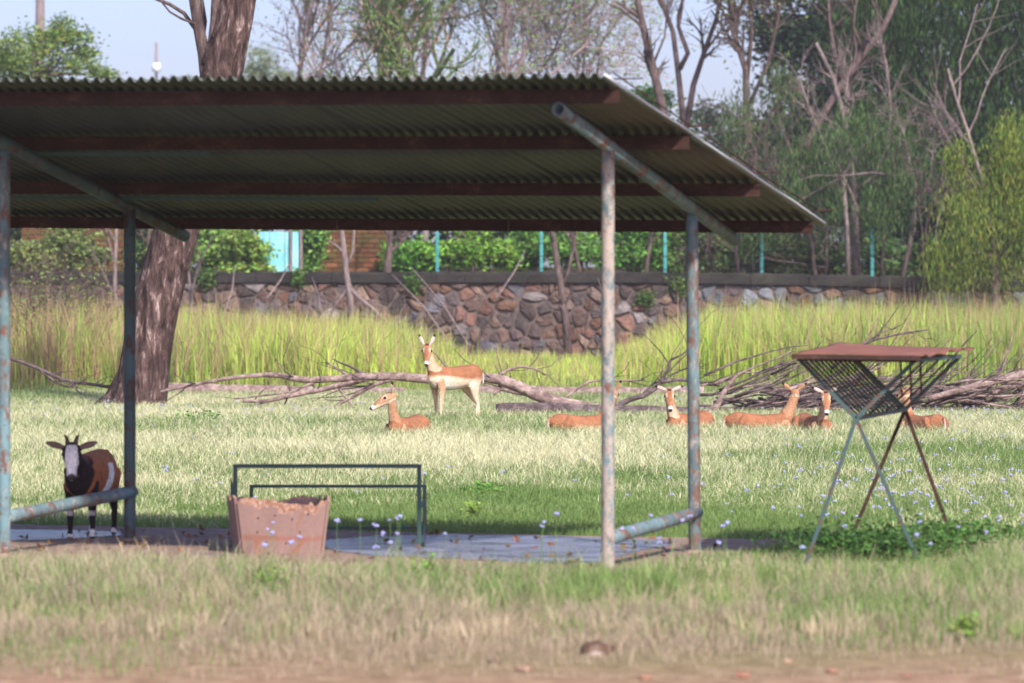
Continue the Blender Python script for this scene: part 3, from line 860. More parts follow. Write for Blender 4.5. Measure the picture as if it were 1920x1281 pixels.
traced_tree('bare_tree', 'bare dark tree forking into tall limbs right of the roof corner', 140, [
    ([(1265, 500), (1262, 330), (1250, 240), (1232, 160), (1215, 90), (1195, 0), (1185, -80)], .22, .09),
    ([(1290, 330), (1282, 230), (1272, 140), (1262, 60), (1240, 0), (1225, -60)], .13, .06),
    ([(1285, 250), (1300, 160), (1320, 100), (1345, 30), (1352, -40)], .12, .06),
    ([(1274, 130), (1290, 100), (1272, 50), (1280, 0), (1300, -60)], .10, .05),
    ([(1225, 120), (1246, 70), (1250, 30)], .05, .02), ([(1320, 100), (1350, 60), (1380, 20)], .05, .02)], 'bark_bare', 201, (9, 5))
traced_tree('bare_tree', 'grey bare tree draped in fine twigs beside the dark evergreen', 138, [
    ([(1415, 500), (1408, 330), (1400, 220), (1398, 130), (1372, 50), (1365, -40)], .17, .07),
    ([(1400, 150), (1410, 60), (1402, -30)], .09, .05), ([(1403, 200), (1440, 120), (1460, 30), (1470, -30)], .08, .03)], 'bark_bare', 202, (16, 8),
    [LV(700, (.3, .3, .4), .16, OLIVE)], .8, 2.4)
traced_tree('leaning_bare_tree', 'long bare trunk leaning to the right across dark foliage', 136, [
    ([(1400, 520), (1440, 400), (1465, 345), (1500, 290), (1540, 220), (1580, 155), (1620, 100), (1655, 55), (1680, 0)], .17, .09),
    ([(1580, 155), (1562, 90), (1556, 40), (1552, -20)], .08, .04), ([(1620, 100), (1600, 50), (1605, 0)], .06, .03)], 'bark_bare', 203, (9, 5))
traced_tree('bare_sapling', 'slim pale bare tree branching low behind the wall', 130, [
    ([(1605, 520), (1604, 450), (1602, 390), (1600, 350), (1592, 280), (1580, 210), (1560, 140), (1530, 80)], .15, .05),
    ([(1606, 355), (1640, 330), (1665, 270), (1670, 200), (1662, 120), (1650, 80)], .065, .03),
    ([(1600, 355), (1565, 330), (1545, 270), (1520, 210), (1500, 150)], .06, .025), ([(1592, 280), (1584, 220), (1590, 140)], .05, .02)], 'bark_pale', 204, (12, 6))
traced_tree('bare_sapling', 'thin twisted bare tree at the evergreen skirt right of the slim one', 128.5, [
    ([(1690, 520), (1712, 430), (1718, 350), (1705, 300), (1690, 230)], .09, .03), ([(1715, 400), (1745, 330), (1752, 250)], .05, .02),
    ([(1760, 520), (1755, 430), (1772, 360)], .05, .02)], 'bark_pale', 205, (16, 8), None, .9, 1.6)
for i, (px, Y, ty, r_, lb) in enumerate([(1480, 131, 260, .06, 'thorny tangle of bare twigs under the leaning bare trunk'), (1545, 129.5, 300, .05, 'bare twig thicket left of the slim pale tree'),
        (1655, 129, 280, .05, 'bare twig thicket right of the slim pale tree'), (1735, 128.5, 290, .05, 'grey twig thicket beside the drooping bush'), (1340, 131, 330, .05, 'bare twig thicket behind the roof corner'), (1510, 134, 180, .06, 'tall grey twig thicket before the dark evergreen')]):
    plain_tree('bare_thicket', lb, px, Y, ty, r_, 230 + i, 'bark_bare', 3, (7, 4, 4), .75, .24, (.02, .0, -.02, -.03), start=.08, cat='bush', ratio=.6)
# saplings standing before the wall
traced_tree('bare_sapling', 'forked bare sapling before the stone wall under the roof', 122, [
    ([(668, 640), (655, 545), (650, 520), (645, 470), (640, 430), (636, 400)], .11, .07), ([(650, 500), (662, 470), (664, 430), (668, 400)], .05, .04),
    ([(650, 535), (675, 560), (700, 580), (730, 610)], .07, .05), ([(652, 540), (630, 570), (612, 605)], .03, .03)], 'bark_pale', 206, (2, 2), None, .6, 1.0)
traced_tree('bare_sapling', 'slanting bare sapling before the stone wall beside the front post', 122, [
    ([(1068, 690), (1060, 600), (1052, 540), (1045, 500), (1038, 450), (1030, 410)], .13, .08), ([(1054, 540), (1068, 500), (1078, 450), (1080, 400)], .06, .04),
    ([(1066, 660), (1060, 600), (1056, 570)], .1, .08)], 'bark_bare', 207, (3, 2), None, .6, 1.0)
plain_tree('bare_sapling', 'thin straight sapling by the brick ruin left of the rear post', 216, 124, 425, .10, 208, 'bark_pale', 2, (3, 2), .5, .05)
plain_tree('bare_sapling', 'thin grey sapling just right of the leaning trunk', 362, 123, 445, .06, 209, 'bark_pale', 2, (4, 2), .5, .08)

# --- evergreens at right, shrubs, hedge
def crown_tree(name, label, px, Y, crowns, bark_, r, seed, size, col, n, mode='round', var=.35, cat='tree', group=None, col2=None):
    """crowns: list of (px, py, rx_px, ry_px) lobes filled with leaf clumps on real limbs"""
    s_ = F / Y; b = GX(px, Y, TZ(Y) - .1); root = empty(name, b, label, cat, group)
    rs = np.random.RandomState(seed); rn = random.Random(seed)
    mb = MB(); w = MB(); P = []; cmain = crowns[0]
    fork = PX(px + (cmain[0] - px) * .3, (cmain[1] + cmain[3] * .6), Y)
    if fork.z < b.z + .2: fork.z = b.z + .3
    mb.tube([b, b.lerp(fork, .5) + Vector((.05, 0, 0)), fork], [r, r * .85, r * .75], 10); mb.build('trunk', M[bark_], root, True)
    tot = sum(c[2] * c[3] for c in crowns)
    for (cx, cy, rx, ry) in crowns:
        c = PX(cx, cy, Y); rx, ry = rx / s_, ry / s_
        m = max(4, int(40 * (rx * ry) / 6)); nl = int(n * (rx * ry) / (tot / s_ / s_))
        w.tube([fork, fork.lerp(c, .5) + Vector((rn.uniform(-.2, .2), rn.uniform(-.2, .2), .1)), c], [r * .55, r * .4, r * .2], 6, False)
        u_ = rs.normal(0, 1, (m, 3)); u_ /= np.linalg.norm(u_, axis=1)[:, None]; q_ = rs.uniform(.25, 1, m) ** .6
        C = np.array(c) + u_ * q_[:, None] * np.array([rx, min(rx, 2.2), ry])
        for k in range(m):
            if k % 2 == 0: w.tube([c.lerp(fork, .2), c.lerp(Vector(C[k]), .6) + Vector((0, 0, .1)), Vector(C[k])], [r * .18, r * .1, r * .05], 4, False)
        cs = .20 * (rx + ry) / 2 + .12
        idx = rs.randint(0, m, nl)
        P.append(C[idx] + rs.normal(0, 1, (nl, 3)) * np.array([cs, cs, cs * (1.6 if mode == 'droop' else .6)]))
    w.build('branches', M[bark_], root, True, kind='stuff')
    P = np.concatenate(P)
    if b.z > .5 or True: P = P[P[:, 2] > b.z + .05]
    h = len(P)
    if col2 is not None:
        pick = rs.random_sample(h) < .4
        leaf_mesh('crown', P[~pick], size, col, var, mode, rs, root, origin=root.location)
        leaf_mesh('crown', P[pick], size, col2, var, mode, rs, root, origin=root.location)
    else: leaf_mesh('crown', P, size, col, var, mode, rs, root, origin=root.location)
    return root
crown_tree('evergreen_tree', 'dense dark blue green tree behind the leaning bare trunk', 1530, 165, [(1540, 120, 110, 130), (1500, 30, 90, 90), (1600, 20, 110, 110), (1490, 230, 80, 70), (1590, 240, 90, 90)], 'bark_bare', .35, 301, .30, S(36, 58, 36), 18000, col2=S(54, 80, 50))
crown_tree('feathery_tree', 'tall feathery dark green tree filling the top right corner', 1800, 150, [(1760, 130, 150, 140), (1880, 90, 140, 150), (1700, 260, 120, 120), (1850, 270, 140, 110), (1960, 250, 100, 200), (1820, -40, 180, 110), (1660, 30, 90, 110)], 'bark_bare', .4, 302, .36, S(42, 66, 28), 40000, 'droop', .45, col2=S(64, 92, 36))
crown_tree('feathery_tree', 'mid green feathery tree low behind the bare sapling', 1640, 146, [(1640, 350, 120, 90), (1560, 420, 110, 80), (1720, 420, 120, 90), (1480, 380, 80, 70)], 'bark_bare', .2, 303, .30, S(50, 78, 34), 18000, 'droop', .45, col2=S(70, 96, 46))
crown_tree('feathery_tree', 'soft green feathery tree in front of the bare twig thickets', 1590, 127.6, [(1560, 300, 60, 50), (1640, 250, 60, 50), (1700, 330, 60, 60), (1490, 340, 55, 50), (1610, 400, 60, 40), (1440, 420, 50, 40)], 'bark_pale', .08, 313, .24, S(66, 94, 44), 5200, 'droop', .4, col2=S(92, 112, 64))
crown_tree('feathery_tree', 'olive green feathery tree above the roof tip', 1420, 133, [(1400, 250, 60, 50), (1450, 320, 55, 50), (1340, 330, 55, 50), (1470, 180, 40, 50)], 'bark_bare', .09, 314, .24, S(80, 102, 56), 4200, 'droop', .4, col2=S(100, 112, 72))
crown_tree('evergreen_tree', 'dark tree behind the drooping yellow green bush', 1830, 138, [(1800, 420, 110, 90), (1900, 400, 90, 110), (1860, 330, 100, 70)], 'bark_bare', .22, 304, .24, S(38, 62, 32), 11000)
crown_tree('drooping_bush', 'yellow green drooping bush overhanging the right end of the wall', 1860, 121, [(1880, 440, 85, 75), (1805, 475, 50, 50), (1905, 320, 40, 60), (1845, 375, 45, 45), (1950, 390, 70, 120), (1768, 505, 32, 34), (1800, 300, 25, 30), (1880, 270, 22, 30), (1790, 400, 25, 25)], 'bark_bare', .16, 305, .19, S(134, 146, 60), 24000, 'droop', .35, 'bush', col2=S(88, 112, 46))
plain_tree('dry_branch_tree', 'grey drooping branch arching in front of the feathery tree', 1905, 127, 130, .09, 306, 'bark_pale', 2, (6, 4), .7, .12, lean=(-.35, 0, 1))
crown_tree('leafy_tree', 'bushy light green tree at the upper left above the roof', 60, 150, [(60, 110, 80, 60), (130, 100, 50, 40), (90, 60, 40, 35), (20, 140, 60, 50), (180, 140, 40, 22), (70, 180, 80, 40)], 'bark_bare', .18, 307, .17, S(104, 132, 66), 9000, col2=S(140, 154, 76))
crown_tree('leafy_tree', 'small rounded green tree at the foot of the forked bare tree', 1215, 142, [(1215, 185, 45, 40), (1240, 230, 50, 45), (1190, 225, 40, 40)], 'bark_bare', .14, 308, .18, S(98, 140, 62), 3800)
crown_tree('leafy_tree', 'loose pale green tree in haze left of the grey twiggy tree', 1330, 170, [(1330, 250, 80, 60), (1400, 300, 90, 70), (1280, 300, 70, 50)], 'bark_pale', .16, 309, .24, S(120, 140, 92), 4500)
crown_tree('leafy_tree', 'green undergrowth tree below the grey twiggy tree', 1400, 150, [(1370, 380, 90, 70), (1450, 420, 80, 70), (1300, 420, 80, 60)], 'bark_bare', .14, 310, .2, S(96, 126, 66), 6500, col2=S(110, 112, 80))
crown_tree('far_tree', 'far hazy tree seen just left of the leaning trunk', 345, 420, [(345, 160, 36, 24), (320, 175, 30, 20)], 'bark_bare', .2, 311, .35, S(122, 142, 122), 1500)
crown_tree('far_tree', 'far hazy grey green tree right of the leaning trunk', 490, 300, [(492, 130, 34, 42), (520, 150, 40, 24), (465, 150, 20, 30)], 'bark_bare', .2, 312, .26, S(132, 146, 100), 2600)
# shrubs lined up along the wall top
shr = [(395, 131, 455, 45, 'light green leafy shrub between the leaning trunk and the gate', S(118, 150, 70)),
       (455, 129.5, 470, 34, 'thin yellow green shrub at the left side of the turquoise gate', S(128, 152, 72)),
       (575, 131.5, 470, 26, 'narrow green climber between the gate and the brick pillar', S(98, 132, 60)),
       (765, 132, 470, 46, 'bright green broad leaved shrub right of the brick pillar', S(100, 146, 58)),
       (840, 131, 465, 44, 'fresh green shrub behind the leftmost teal fence post', S(110, 150, 56)),
       (915, 132, 462, 46, 'sunlit green shrub with yellow blossoms mid wall', S(118, 156, 62)),
       (985, 133, 465, 44, 'dense green shrub just left of the second teal post', S(100, 140, 58)),
       (1090, 132, 465, 50, 'green shrub behind the slanting sapling', S(102, 140, 62)),
       (1180, 132, 462, 50, 'green shrub between the two right hand shelter posts', S(96, 138, 58)),
       (1255, 133, 470, 44, 'low green shrub behind the rear right shelter post', S(104, 140, 62)),
       (1345, 132, 472, 50, 'tangled dull green shrub under the roof corner', S(100, 118, 66)),
       (1450, 131, 478, 46, 'dull green shrub beneath the leaning bare trunk', S(104, 120, 68)),
       (1530, 132, 470, 50, 'olive shrub left of the slim pale bare tree', S(94, 116, 62)),
       (1680, 133, 470, 56, 'dark olive shrub right of the slim pale bare tree', S(84, 110, 58)),
       (1760, 130, 480, 44, 'dark shrub left of the drooping bush', S(76, 102, 50)),
       (130, 131, 470, 60, 'green and brown shrub before the brick ruin', S(112, 124, 70)),
       (30, 130, 470, 50, 'leafy shrub at the far left end of the wall', S(120, 130, 74)),
       (290, 130, 465, 40, 'dark shrub hidden behind the leaning trunk', S(92, 110, 58))]
for i, (px, Y, cy, rr_, lb, c) in enumerate(shr):
    crown_tree('shrub', lb, px, Y, [(px, cy, rr_, 42), (px - rr_ * .5, cy + 20, rr_ * .6, 26), (px + rr_ * .5, cy + 14, rr_ * .6, 30)], 'bark_bare', .06, 400 + i, .20, tuple(v * 1.35 for v in c[:3]) + (1,), 2600, 'round', .4, 'shrub', 'shrubs along the wall top', col2=tuple(v * .85 for v in c[:3]) + (1,))
# darker trees that close the view behind the shrubs
for i, (px, w_) in enumerate([(60, 110), (260, 110), (460, 110), (660, 110), (860, 110), (1060, 110), (1240, 100), (1420, 100)]):
    where = ['at the far left end', 'behind the leaning trunk', 'behind the turquoise gate', 'behind the brick pillar', 'behind the yellow blossomed shrub', 'behind the slanting sapling', 'behind the rear right post', 'behind the roof corner'][i]
    crown_tree('thicket_tree', 'low dark thicket tree ' + where, px, 158, [(px, 440, w_, 60), (px + 40, 380, w_ * .7, 40), (px - 50, 390, w_ * .6, 40)], 'bark_bare', .12, 450 + i, .34, S(78, 102, 54), 3600, 'round', .35, 'tree', 'thicket behind the wall', col2=S(108, 118, 74))
for i, (px, Y, ty, r_, lb) in enumerate([(885, 131, 380, .10, 'slim grey trunk among the shrubs left of the second teal post'), (1092, 130, 390, .07, 'slim grey trunk right of the slanting sapling'), (1210, 131, 380, .08, 'slim trunk between the right hand shelter posts'),
        (1385, 130, 390, .08, 'slim leaning trunk below the roof corner'), (1530, 129, 400, .08, 'slim brown trunk below the roof tip'), (725, 130.5, 400, .16, 'dark trunk at the right edge of the brick pillar'), (270, 129, 380, .08, 'thin trunk just left of the thick leaning trunk')]):
    plain_tree('slim_tree', lb, px, Y, ty, r_, 260 + i, 'bark_bare', 3, (5, 4, 3), .7, .1, lean=(random.Random(i).uniform(-.15, .15), 0, 1))
# dead stems leaning on the wall
for i, (x0_, y0_, x1_, y1_, lb) in enumerate([(880, 650, 770, 500, 'thin dead stem leaning on the wall behind the standing antelope'), (840, 640, 735, 515, 'second dead stem leaning on the wall left of the standing antelope'), (600, 600, 585, 520, 'short dead stem before the pale wall stone'), (500, 560, 540, 500, 'dead stem under the turquoise gate'), (930, 560, 985, 470, 'arched dead stem over the wall top'), (1150, 640, 1120, 520, 'dead stem by the front right post'), (420, 590, 440, 500, 'dead stem right of the leaning trunk')]):
    a, b = PX(x0_, y0_, 123.5), PX(x1_, y1_, 125.6); root = empty('dead_stem', a, lb, 'branch')
    mb = MB(); mb.tube([a, a.lerp(b, .5) + Vector((.1, -.1, .06)), b], [.035, .028, .018], 6); mb.build('stem', M['bark_pale'], root, True)
# creepers rooted at the wall
for i, (px, py, r_, lb) in enumerate([(775, 530, 16, 'small creeper on the wall right of the forked sapling'), (1275, 530, 22, 'green creeper at the wall top behind the rear right post'), (385, 520, 18, 'creeper on the wall right of the leaning trunk'), (1210, 560, 14, 'small creeper low on the wall between the posts'), (560, 520, 12, 'tiny creeper under the turquoise gate')]):
    b = PX(px, py + r_, WALL_Y - .12); root = empty('creeper', b, lb, 'plant')
    rs = np.random.RandomState(900 + i); P = np.array(b) + rs.normal(0, 1, (260, 3)) * np.array([r_ / 60 * .6, .08, r_ / 60 * .6]) + np.array([0, 0, r_ / 60])
    mb = MB(); mb.tube([b + Vector((0, .1, -.2)), b + Vector((.05, 0, .1)), b + Vector((-.05, 0, r_ / 40))], [.02, .015, .008], 5); mb.build('stem', M['bark_vine'], root, True)
    leaf_mesh('leaves', P, .13, S(92, 122, 58), .35, 'round', rs, root, origin=b)
# dry twiggy bushes before the wall, left
for i, (px, Y, ty, lb) in enumerate([(60, 112, 470, 'tangle of dry brown twigs behind the front left post'), (130, 114, 480, 'dry grey brown bush before the brick ruin'), (10, 108, 500, 'dry brush at the left picture edge'), (170, 100, 540, 'low dry brown brush left of the leaning trunk'), (90, 92, 570, 'dry brown brush standing in the tall grass at left')]):
    b = GX(px, Y, -.05); root = empty('dry_bush', b, lb, 'bush', 'dry bushes')
    t_ = Tree(500 + i, 3, (5, 6, 5), .8, .2, (.0, .02, .0), .6, .6, .1)
    for k in range(5): t_.grow(b, (random.Random(i * 9 + k).uniform(-.6, .6), 0, 1), PX(px, ty, Y).z * .8, .03, 1)
    w = MB()
    for pts, rad, lvl in t_.tubes: w.tube(pts, rad, 4, False)
    w.build('branches', M['bark_bare'], root, True, kind='stuff')
    add_leaves(root, t_.tips, 500, (.2, .2, .2), .12, S(120, 130, 70), .3, 'round', 510 + i)

# distant utility pole and mast in the haze
root = empty('utility_pole', GX(75, 260, TZ(260)), 'pale concrete pole rising above the leafy tree', 'pole')
mb = MB(); a = GX(75, 260, TZ(260) - .2); mb.tube([a, PX(75, 60, 260), PX(76, -120, 260)], [.34, .3, .26], 12); mb.build('shaft', M['bark_pale'], root, True)
mb = MB(); mb.bar(PX(55, -60, 259.5), PX(97, -60, 259.5), .2, .2); mb.build('cross_arm', M['bark_pale'], root)
root = empty('radio_mast', GX(293, 600, TZ(600)), 'faint far mast with a white drum on the skyline', 'mast')
mb = MB(); mb.tube([GX(293, 600, 4), PX(293, 80, 600)], [.35, .2], 8); mb.build('shaft', M['bark_pale'], root, True)
mb = MB(); mb.tube([PX(293, 134, 599), PX(293, 119, 599)], .6, 12); t = NT('white_drum', .6, .3); t.p.inputs["Base Color"].default_value = (.8, .8, .8, 1); mb.build('drum', t.m, root, True)
# ------------------------------------------------------------------ fallen wood
def wood(name, label, cat, Y, limbs, mat, seed, twigs=3, dz=0.0):
    """limbs: (part name, [(px,py[,dY])...], r0, r1) traced in place; small real twigs grow from them"""
    x, y = limbs[0][1][0][:2]
    root = empty(name, GX(x, Y, 0), label, cat); rn = random.Random(seed)
    for nm, pts, r0, r1 in limbs:
        P_ = []
        for q in pts:
            p = PX(q[0], q[1], Y + (q[2] if len(q) > 2 else 0)); P_.append(p)
        # smooth the path
        Q = []
        for i in range(len(P_) - 1):
            p0, p1, p2, p3 = P_[max(i - 1, 0)], P_[i], P_[i + 1], P_[min(i + 2, len(P_) - 1)]
            for k in range(4):
                s = k / 4
                Q.append(.5 * ((2 * p1) + (p2 - p0) * s + (2 * p0 - 5 * p1 + 4 * p2 - p3) * s * s + (-p0 + 3 * p1 - 3 * p2 + p3) * s ** 3))
        Q.append(P_[-1])
        n = len(Q); mb = MB()
        mb.tube(Q, [(r0 + (r1 - r0) * i / (n - 1)) * rn.uniform(.9, 1.1) for i in range(n)], 10)
        ob = mb.build(nm, M[mat], root, True)
        if twigs and nm != 'log':
            w = MB()
            for k in range(twigs):
                i = rn.randint(n // 3, n - 2); p = Q[i]; d = (Q[i + 1] - Q[i]).normalized()
                d = (d * rn.uniform(.3, 1) + Vector((rn.gauss(0, .5), rn.gauss(0, .5), rn.gauss(.25, .45)))).normalized()
                pts2 = [p]; L_ = rn.uniform(.4, 1.3)
                for j in range(4):
                    d = (d + Vector((rn.gauss(0, .2), rn.gauss(0, .2), rn.gauss(0, .2)))).normalized(); pts2.append(pts2[-1] + d * L_ / 4)
                    if pts2[-1].z < .03: pts2[-1].z = .03
                r_ = max(r1 * .5, .008); w.tube(pts2, [r_, r_ * .8, r_ * .6, r_ * .45, r_ * .25], 5, False)
            w.build('twigs', M['deadwood_dark'], ob, True, kind='stuff')
    return root
wood('fallen_tree', 'long fallen bleached tree behind the standing antelope', 'fallen tree', 72, [
    ('trunk', [(1170, 775), (1110, 768), (1060, 758), (1010, 742), (965, 722), (930, 711), (890, 708), (820, 712), (740, 706), (660, 708)], .13, .075),
    ('branch', [(660, 708), (600, 712), (560, 711), (510, 703), (440, 708), (370, 720), (300, 735)], .07, .025),
    ('branch', [(690, 709), (640, 722), (580, 735), (530, 745), (500, 752), (455, 752)], .06, .03),
    ('branch', [(740, 710), (700, 722), (660, 745), (620, 765)], .045, .03),
    ('branch', [(660, 710), (630, 690), (615, 682)], .03, .012),
    ('branch', [(625, 706), (640, 735), (660, 760), (668, 772), (650, 795)], .028, .015),
    ('branch', [(600, 712), (570, 725), (545, 735), (440, 748)], .03, .015),
    ('branch', [(930, 711), (945, 698), (975, 688), (1005, 693), (1022, 704)], .035, .014),
    ('branch', [(1010, 742), (965, 735), (940, 730), (925, 740)], .05, .03),
    ('branch', [(1060, 745), (1085, 728), (1110, 715), (1160, 714), (1210, 712)], .03, .01)], 'deadwood', 601, 5)
wood('fallen_log', 'pale grey log lying along the grass edge by the leaning trunk', 'log', 83, [('log', [(280, 730), (400, 733), (520, 735), (640, 737), (760, 736)], .15, .12)], 'deadwood', 602, 0)
wood('fallen_log', 'grey log lying behind the bleached fallen tree', 'log', 82, [('log', [(870, 733), (1000, 736), (1120, 738), (1220, 740), (1320, 736)], .14, .15)], 'deadwood', 603, 0)
wood('fallen_log', 'short brown log in the lawn below the bleached tree', 'log', 67, [('log', [(930, 771), (1000, 768), (1080, 770), (1180, 772), (1300, 774)], .13, .10)], 'deadwood_dark', 604, 0)
wood('fallen_branch', 'dark forked fallen branch rising between the two right posts', 'branch', 70, [
    ('branch', [(1150, 765), (1180, 750), (1215, 738), (1240, 715), (1258, 675)], .06, .025), ('branch', [(1240, 716), (1275, 712), (1310, 716), (1350, 722)], .04, .02),
    ('branch', [(1240, 715), (1265, 700), (1300, 685)], .02, .01), ('branch', [(1205, 741), (1225, 720), (1250, 712)], .03, .015), ('branch', [(1258, 675), (1285, 660), (1296, 640)], .02, .01)], 'deadwood_dark', 605, 5)
wood('broken_stake', 'upright broken pale stake left of the antelope facing away', 'branch', 68, [('stake', [(1335, 790), (1352, 745), (1372, 715), (1388, 698)], .06, .02), ('branch', [(1350, 755), (1330, 768), (1315, 775)], .04, .03)], 'deadwood', 606, 0)
def brush(name, label, Y, sticks, mat, seed, fan, n, L_, r):
    root = empty(name, GX(fan[0], Y, 0), label, 'brush pile'); rn = random.Random(seed)
    for k in range(n):
        x = rn.uniform(*sticks[0]); z = abs(rn.gauss(.12, .18)) + .03; y = Y + rn.uniform(-.9, .9)
        p = GX(x, y, z); an = rn.gauss(fan[1], fan[2]); d = Vector((math.cos(an), rn.gauss(0, .25), math.sin(an)))
        pts = [p]; LL = L_ * rn.uniform(.5, 1.3)
        for j in range(6):
            d = (d + Vector((rn.gauss(0, .12), rn.gauss(0, .12), rn.gauss(0, .12)))).normalized(); q = pts[-1] + d * LL / 6
            q.z = max(q.z, .03); pts.append(q)
        r_ = r * rn.uniform(.4, 1.3); mb = MB(); mb.tube(pts, [r_ * (1 - .75 * j / 6) for j in range(7)], 6)
        mb.build('stick', M[mat if rn.random() < .7 else 'deadwood'], root, True)
    return root
brush('brush_pile', 'heap of dark dead sticks behind the two antelopes left of the hay rack', 69, [(1300, 1560)], 'deadwood_dark', 611, (1440, .12, .22), 100, 1.9, .03)
brush('brush_pile', 'dense heap of dead branches behind the hay rack', 69.5, [(1530, 1800)], 'deadwood_dark', 612, (1660, .12, .28), 100, 1.7, .028)
brush('brush_pile', 'mound of dead roots and sticks at the right edge', 70, [(1720, 1990)], 'deadwood_dark', 613, (1850, .25, .5), 90, 1.4, .028)
wood('fallen_log', 'thick grey root like limb on the right hand brush mound', 'log', 68.5, [('log', [(1740, 748), (1800, 732), (1850, 718), (1900, 706), (1960, 694)], .05, .08), ('log', [(1860, 738), (1890, 724), (1960, 718)], .05, .06)], 'deadwood', 607, 0)
wood('fallen_branch', 'thin grey branch lying over the tall grass behind the hay rack', 'branch', 74, [('branch', [(1560, 690), (1610, 650), (1660, 632), (1740, 618)], .035, .015), ('branch', [(1620, 648), (1650, 625), (1680, 616)], .02, .01)], 'deadwood_dark', 608, 5)
wood('fallen_branch', 'dark thin branch sloping through the grass left of the trunk', 'branch', 78, [('branch', [(20, 672), (70, 690), (120, 712), (180, 722), (230, 730)], .04, .03), ('branch', [(70, 690), (110, 720), (150, 728)], .03, .015)], 'deadwood_dark', 609, 6)
wood('driftwood', 'weathered pale piece of wood on the lawn right of the trunk', 'log', 64, [('log', [(262, 797), (295, 789), (320, 791), (345, 784), (372, 787)], .05, .03), ('log', [(165, 801), (190, 798), (225, 800)], .04, .03)], 'deadwood', 610, 0)

# ------------------------------------------------------------------ grass
RS = np.random.RandomState(1234)
def vnoise(x, y, seed, sc):
    """cheap smooth value noise for natural patches"""
    r = np.random.RandomState(seed); T = r.rand(64, 64)
    u, v = x / sc, y / sc; iu, iv = np.floor(u).astype(int), np.floor(v).astype(int); fu, fv = u - iu, v - iv
    fu = fu * fu * (3 - 2 * fu); fv = fv * fv * (3 - 2 * fv); g = lambda a, b: T[a % 64, b % 64]
    return (g(iu, iv) * (1 - fu) + g(iu + 1, iv) * fu) * (1 - fv) + (g(iu, iv + 1) * (1 - fu) + g(iu + 1, iv + 1) * fu) * fv
def fbm(x, y, seed, sc): return (vnoise(x, y, seed, sc) * .55 + vnoise(x, y, seed + 1, sc / 2.3) * .3 + vnoise(x, y, seed + 2, sc / 5.1) * .15)

def blades(name, x, y, z, h, w, lean, col, tipcol, segs=2):
    n = len(x); an = RS.uniform(0, 2 * np.pi, n); la = RS.uniform(0, 2 * np.pi, n)
    side = np.stack([np.cos(an), np.sin(an) * .6, np.zeros(n)], 1) * (w / 2)[:, None]
    ld = np.stack([np.cos(la), np.sin(la), np.zeros(n)], 1) * (h * lean)[:, None]
    B = np.stack([x, y, z], 1); up = np.zeros((n, 3)); up[:, 2] = h
    if segs == 1:
        V = np.stack([B - side, B + side, B + up + ld], 1); C = np.stack([col, col, tipcol], 1)
        fc = np.arange(n * 3).reshape(n, 3)
    else:
        Mid = B + up * .58 + ld * .33; T = B + up * (1 - .25 * np.minimum(lean, 1.2)[:, None]) + ld
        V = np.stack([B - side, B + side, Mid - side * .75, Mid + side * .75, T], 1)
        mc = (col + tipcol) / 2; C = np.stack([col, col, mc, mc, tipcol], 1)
        o = (np.arange(n) * 5)[:, None]
        fc = np.concatenate([o + np.array([[0, 1, 3]]), o + np.array([[0, 3, 2]]), o + np.array([[2, 3, 4]])], 0)
    me = np_mesh(name, V.reshape(-1, 3), fc, 3, C.reshape(-1, 3).clip(.005, .95))
    return link(name, me, M['grass'])

def scatter(n, y0, y1, p=1.0, margin=.6):
    """points over the visible wedge of ground, density ~ 1/Y^p per square metre"""
    k = 1 - p + 1
    u = RS.rand(n); Y = (y0 ** k + u * (y1 ** k - y0 ** k)) ** (1 / k) if abs(k) > 1e-6 else y0 * (y1 / y0) ** u
    X = RS.uniform(-1, 1, n) * (Y * .1265 + margin)
    return X, Y
def lc(t): return np.array(t[:3])
def mixc(a, b, f): return a[None, :] * (1 - f[:, None]) + b[None, :] * f[:, None]
def slabmask(x, y, grow=0.0):
    d = np.stack([x - FR.x, y - FR.y], 1); u = d @ np.array([U3.x, U3.y]); t = d @ np.array([V3.x, V3.y])
    return (u > -.30 - grow) & (t > -.35 - grow) & (t < 3.95 + grow)

STRAW, PALE, GREEN, DEEP_G, KHAKI = lc(S(210, 200, 156)), lc(S(220, 222, 176)), lc(S(138, 160, 92)), lc(S(98, 128, 62)), lc(S(184, 174, 140))
# lawn
x, y = scatter(480000, 31.2, 86, 1.35)
keep = ~slabmask(x, y, -.02); x, y = x[keep], y[keep]; n = len(x)
f1 = fbm(x, y * .6, 31, 5.0); f2 = fbm(x, y, 41, 1.3)
far = np.interp(y, [33, 38, 44, 52, 66, 74, 86], [.05, .16, .50, .78, .72, .45, .30])
px_ = 960 + F * x / y
far = far - np.interp(px_, [1300, 1900], [0, .22])
dryf = np.clip(far + (f1 - .5) * 1.3 + (f2 - .5) * .9, 0, 1)
isdry = RS.rand(n) < dryf
base = mixc(DEEP_G, GREEN, np.clip(f2 + RS.normal(0, .25, n), 0, 1)); dry = mixc(STRAW, PALE, RS.rand(n))
col = np.where(isdry[:, None], dry, base) * RS.uniform(.75, 1.15, n)[:, None]
h = RS.uniform(.05, .15, n) * np.interp(y, [31, 36, 44, 50, 60, 70], [.55, .75, 1.2, 2.0, 2.2, 1.4]); w = RS.uniform(.005, .012, n) * np.interp(y, [31, 60], [.75, 1.15])
tag(blades('lawn_grass', x, y, np.zeros(n), h, w, RS.uniform(.2, 1.1, n), col * .85, col * 1.05, 2), 'short green and straw coloured lawn grass behind the shelter', 'grass', kind='stuff')
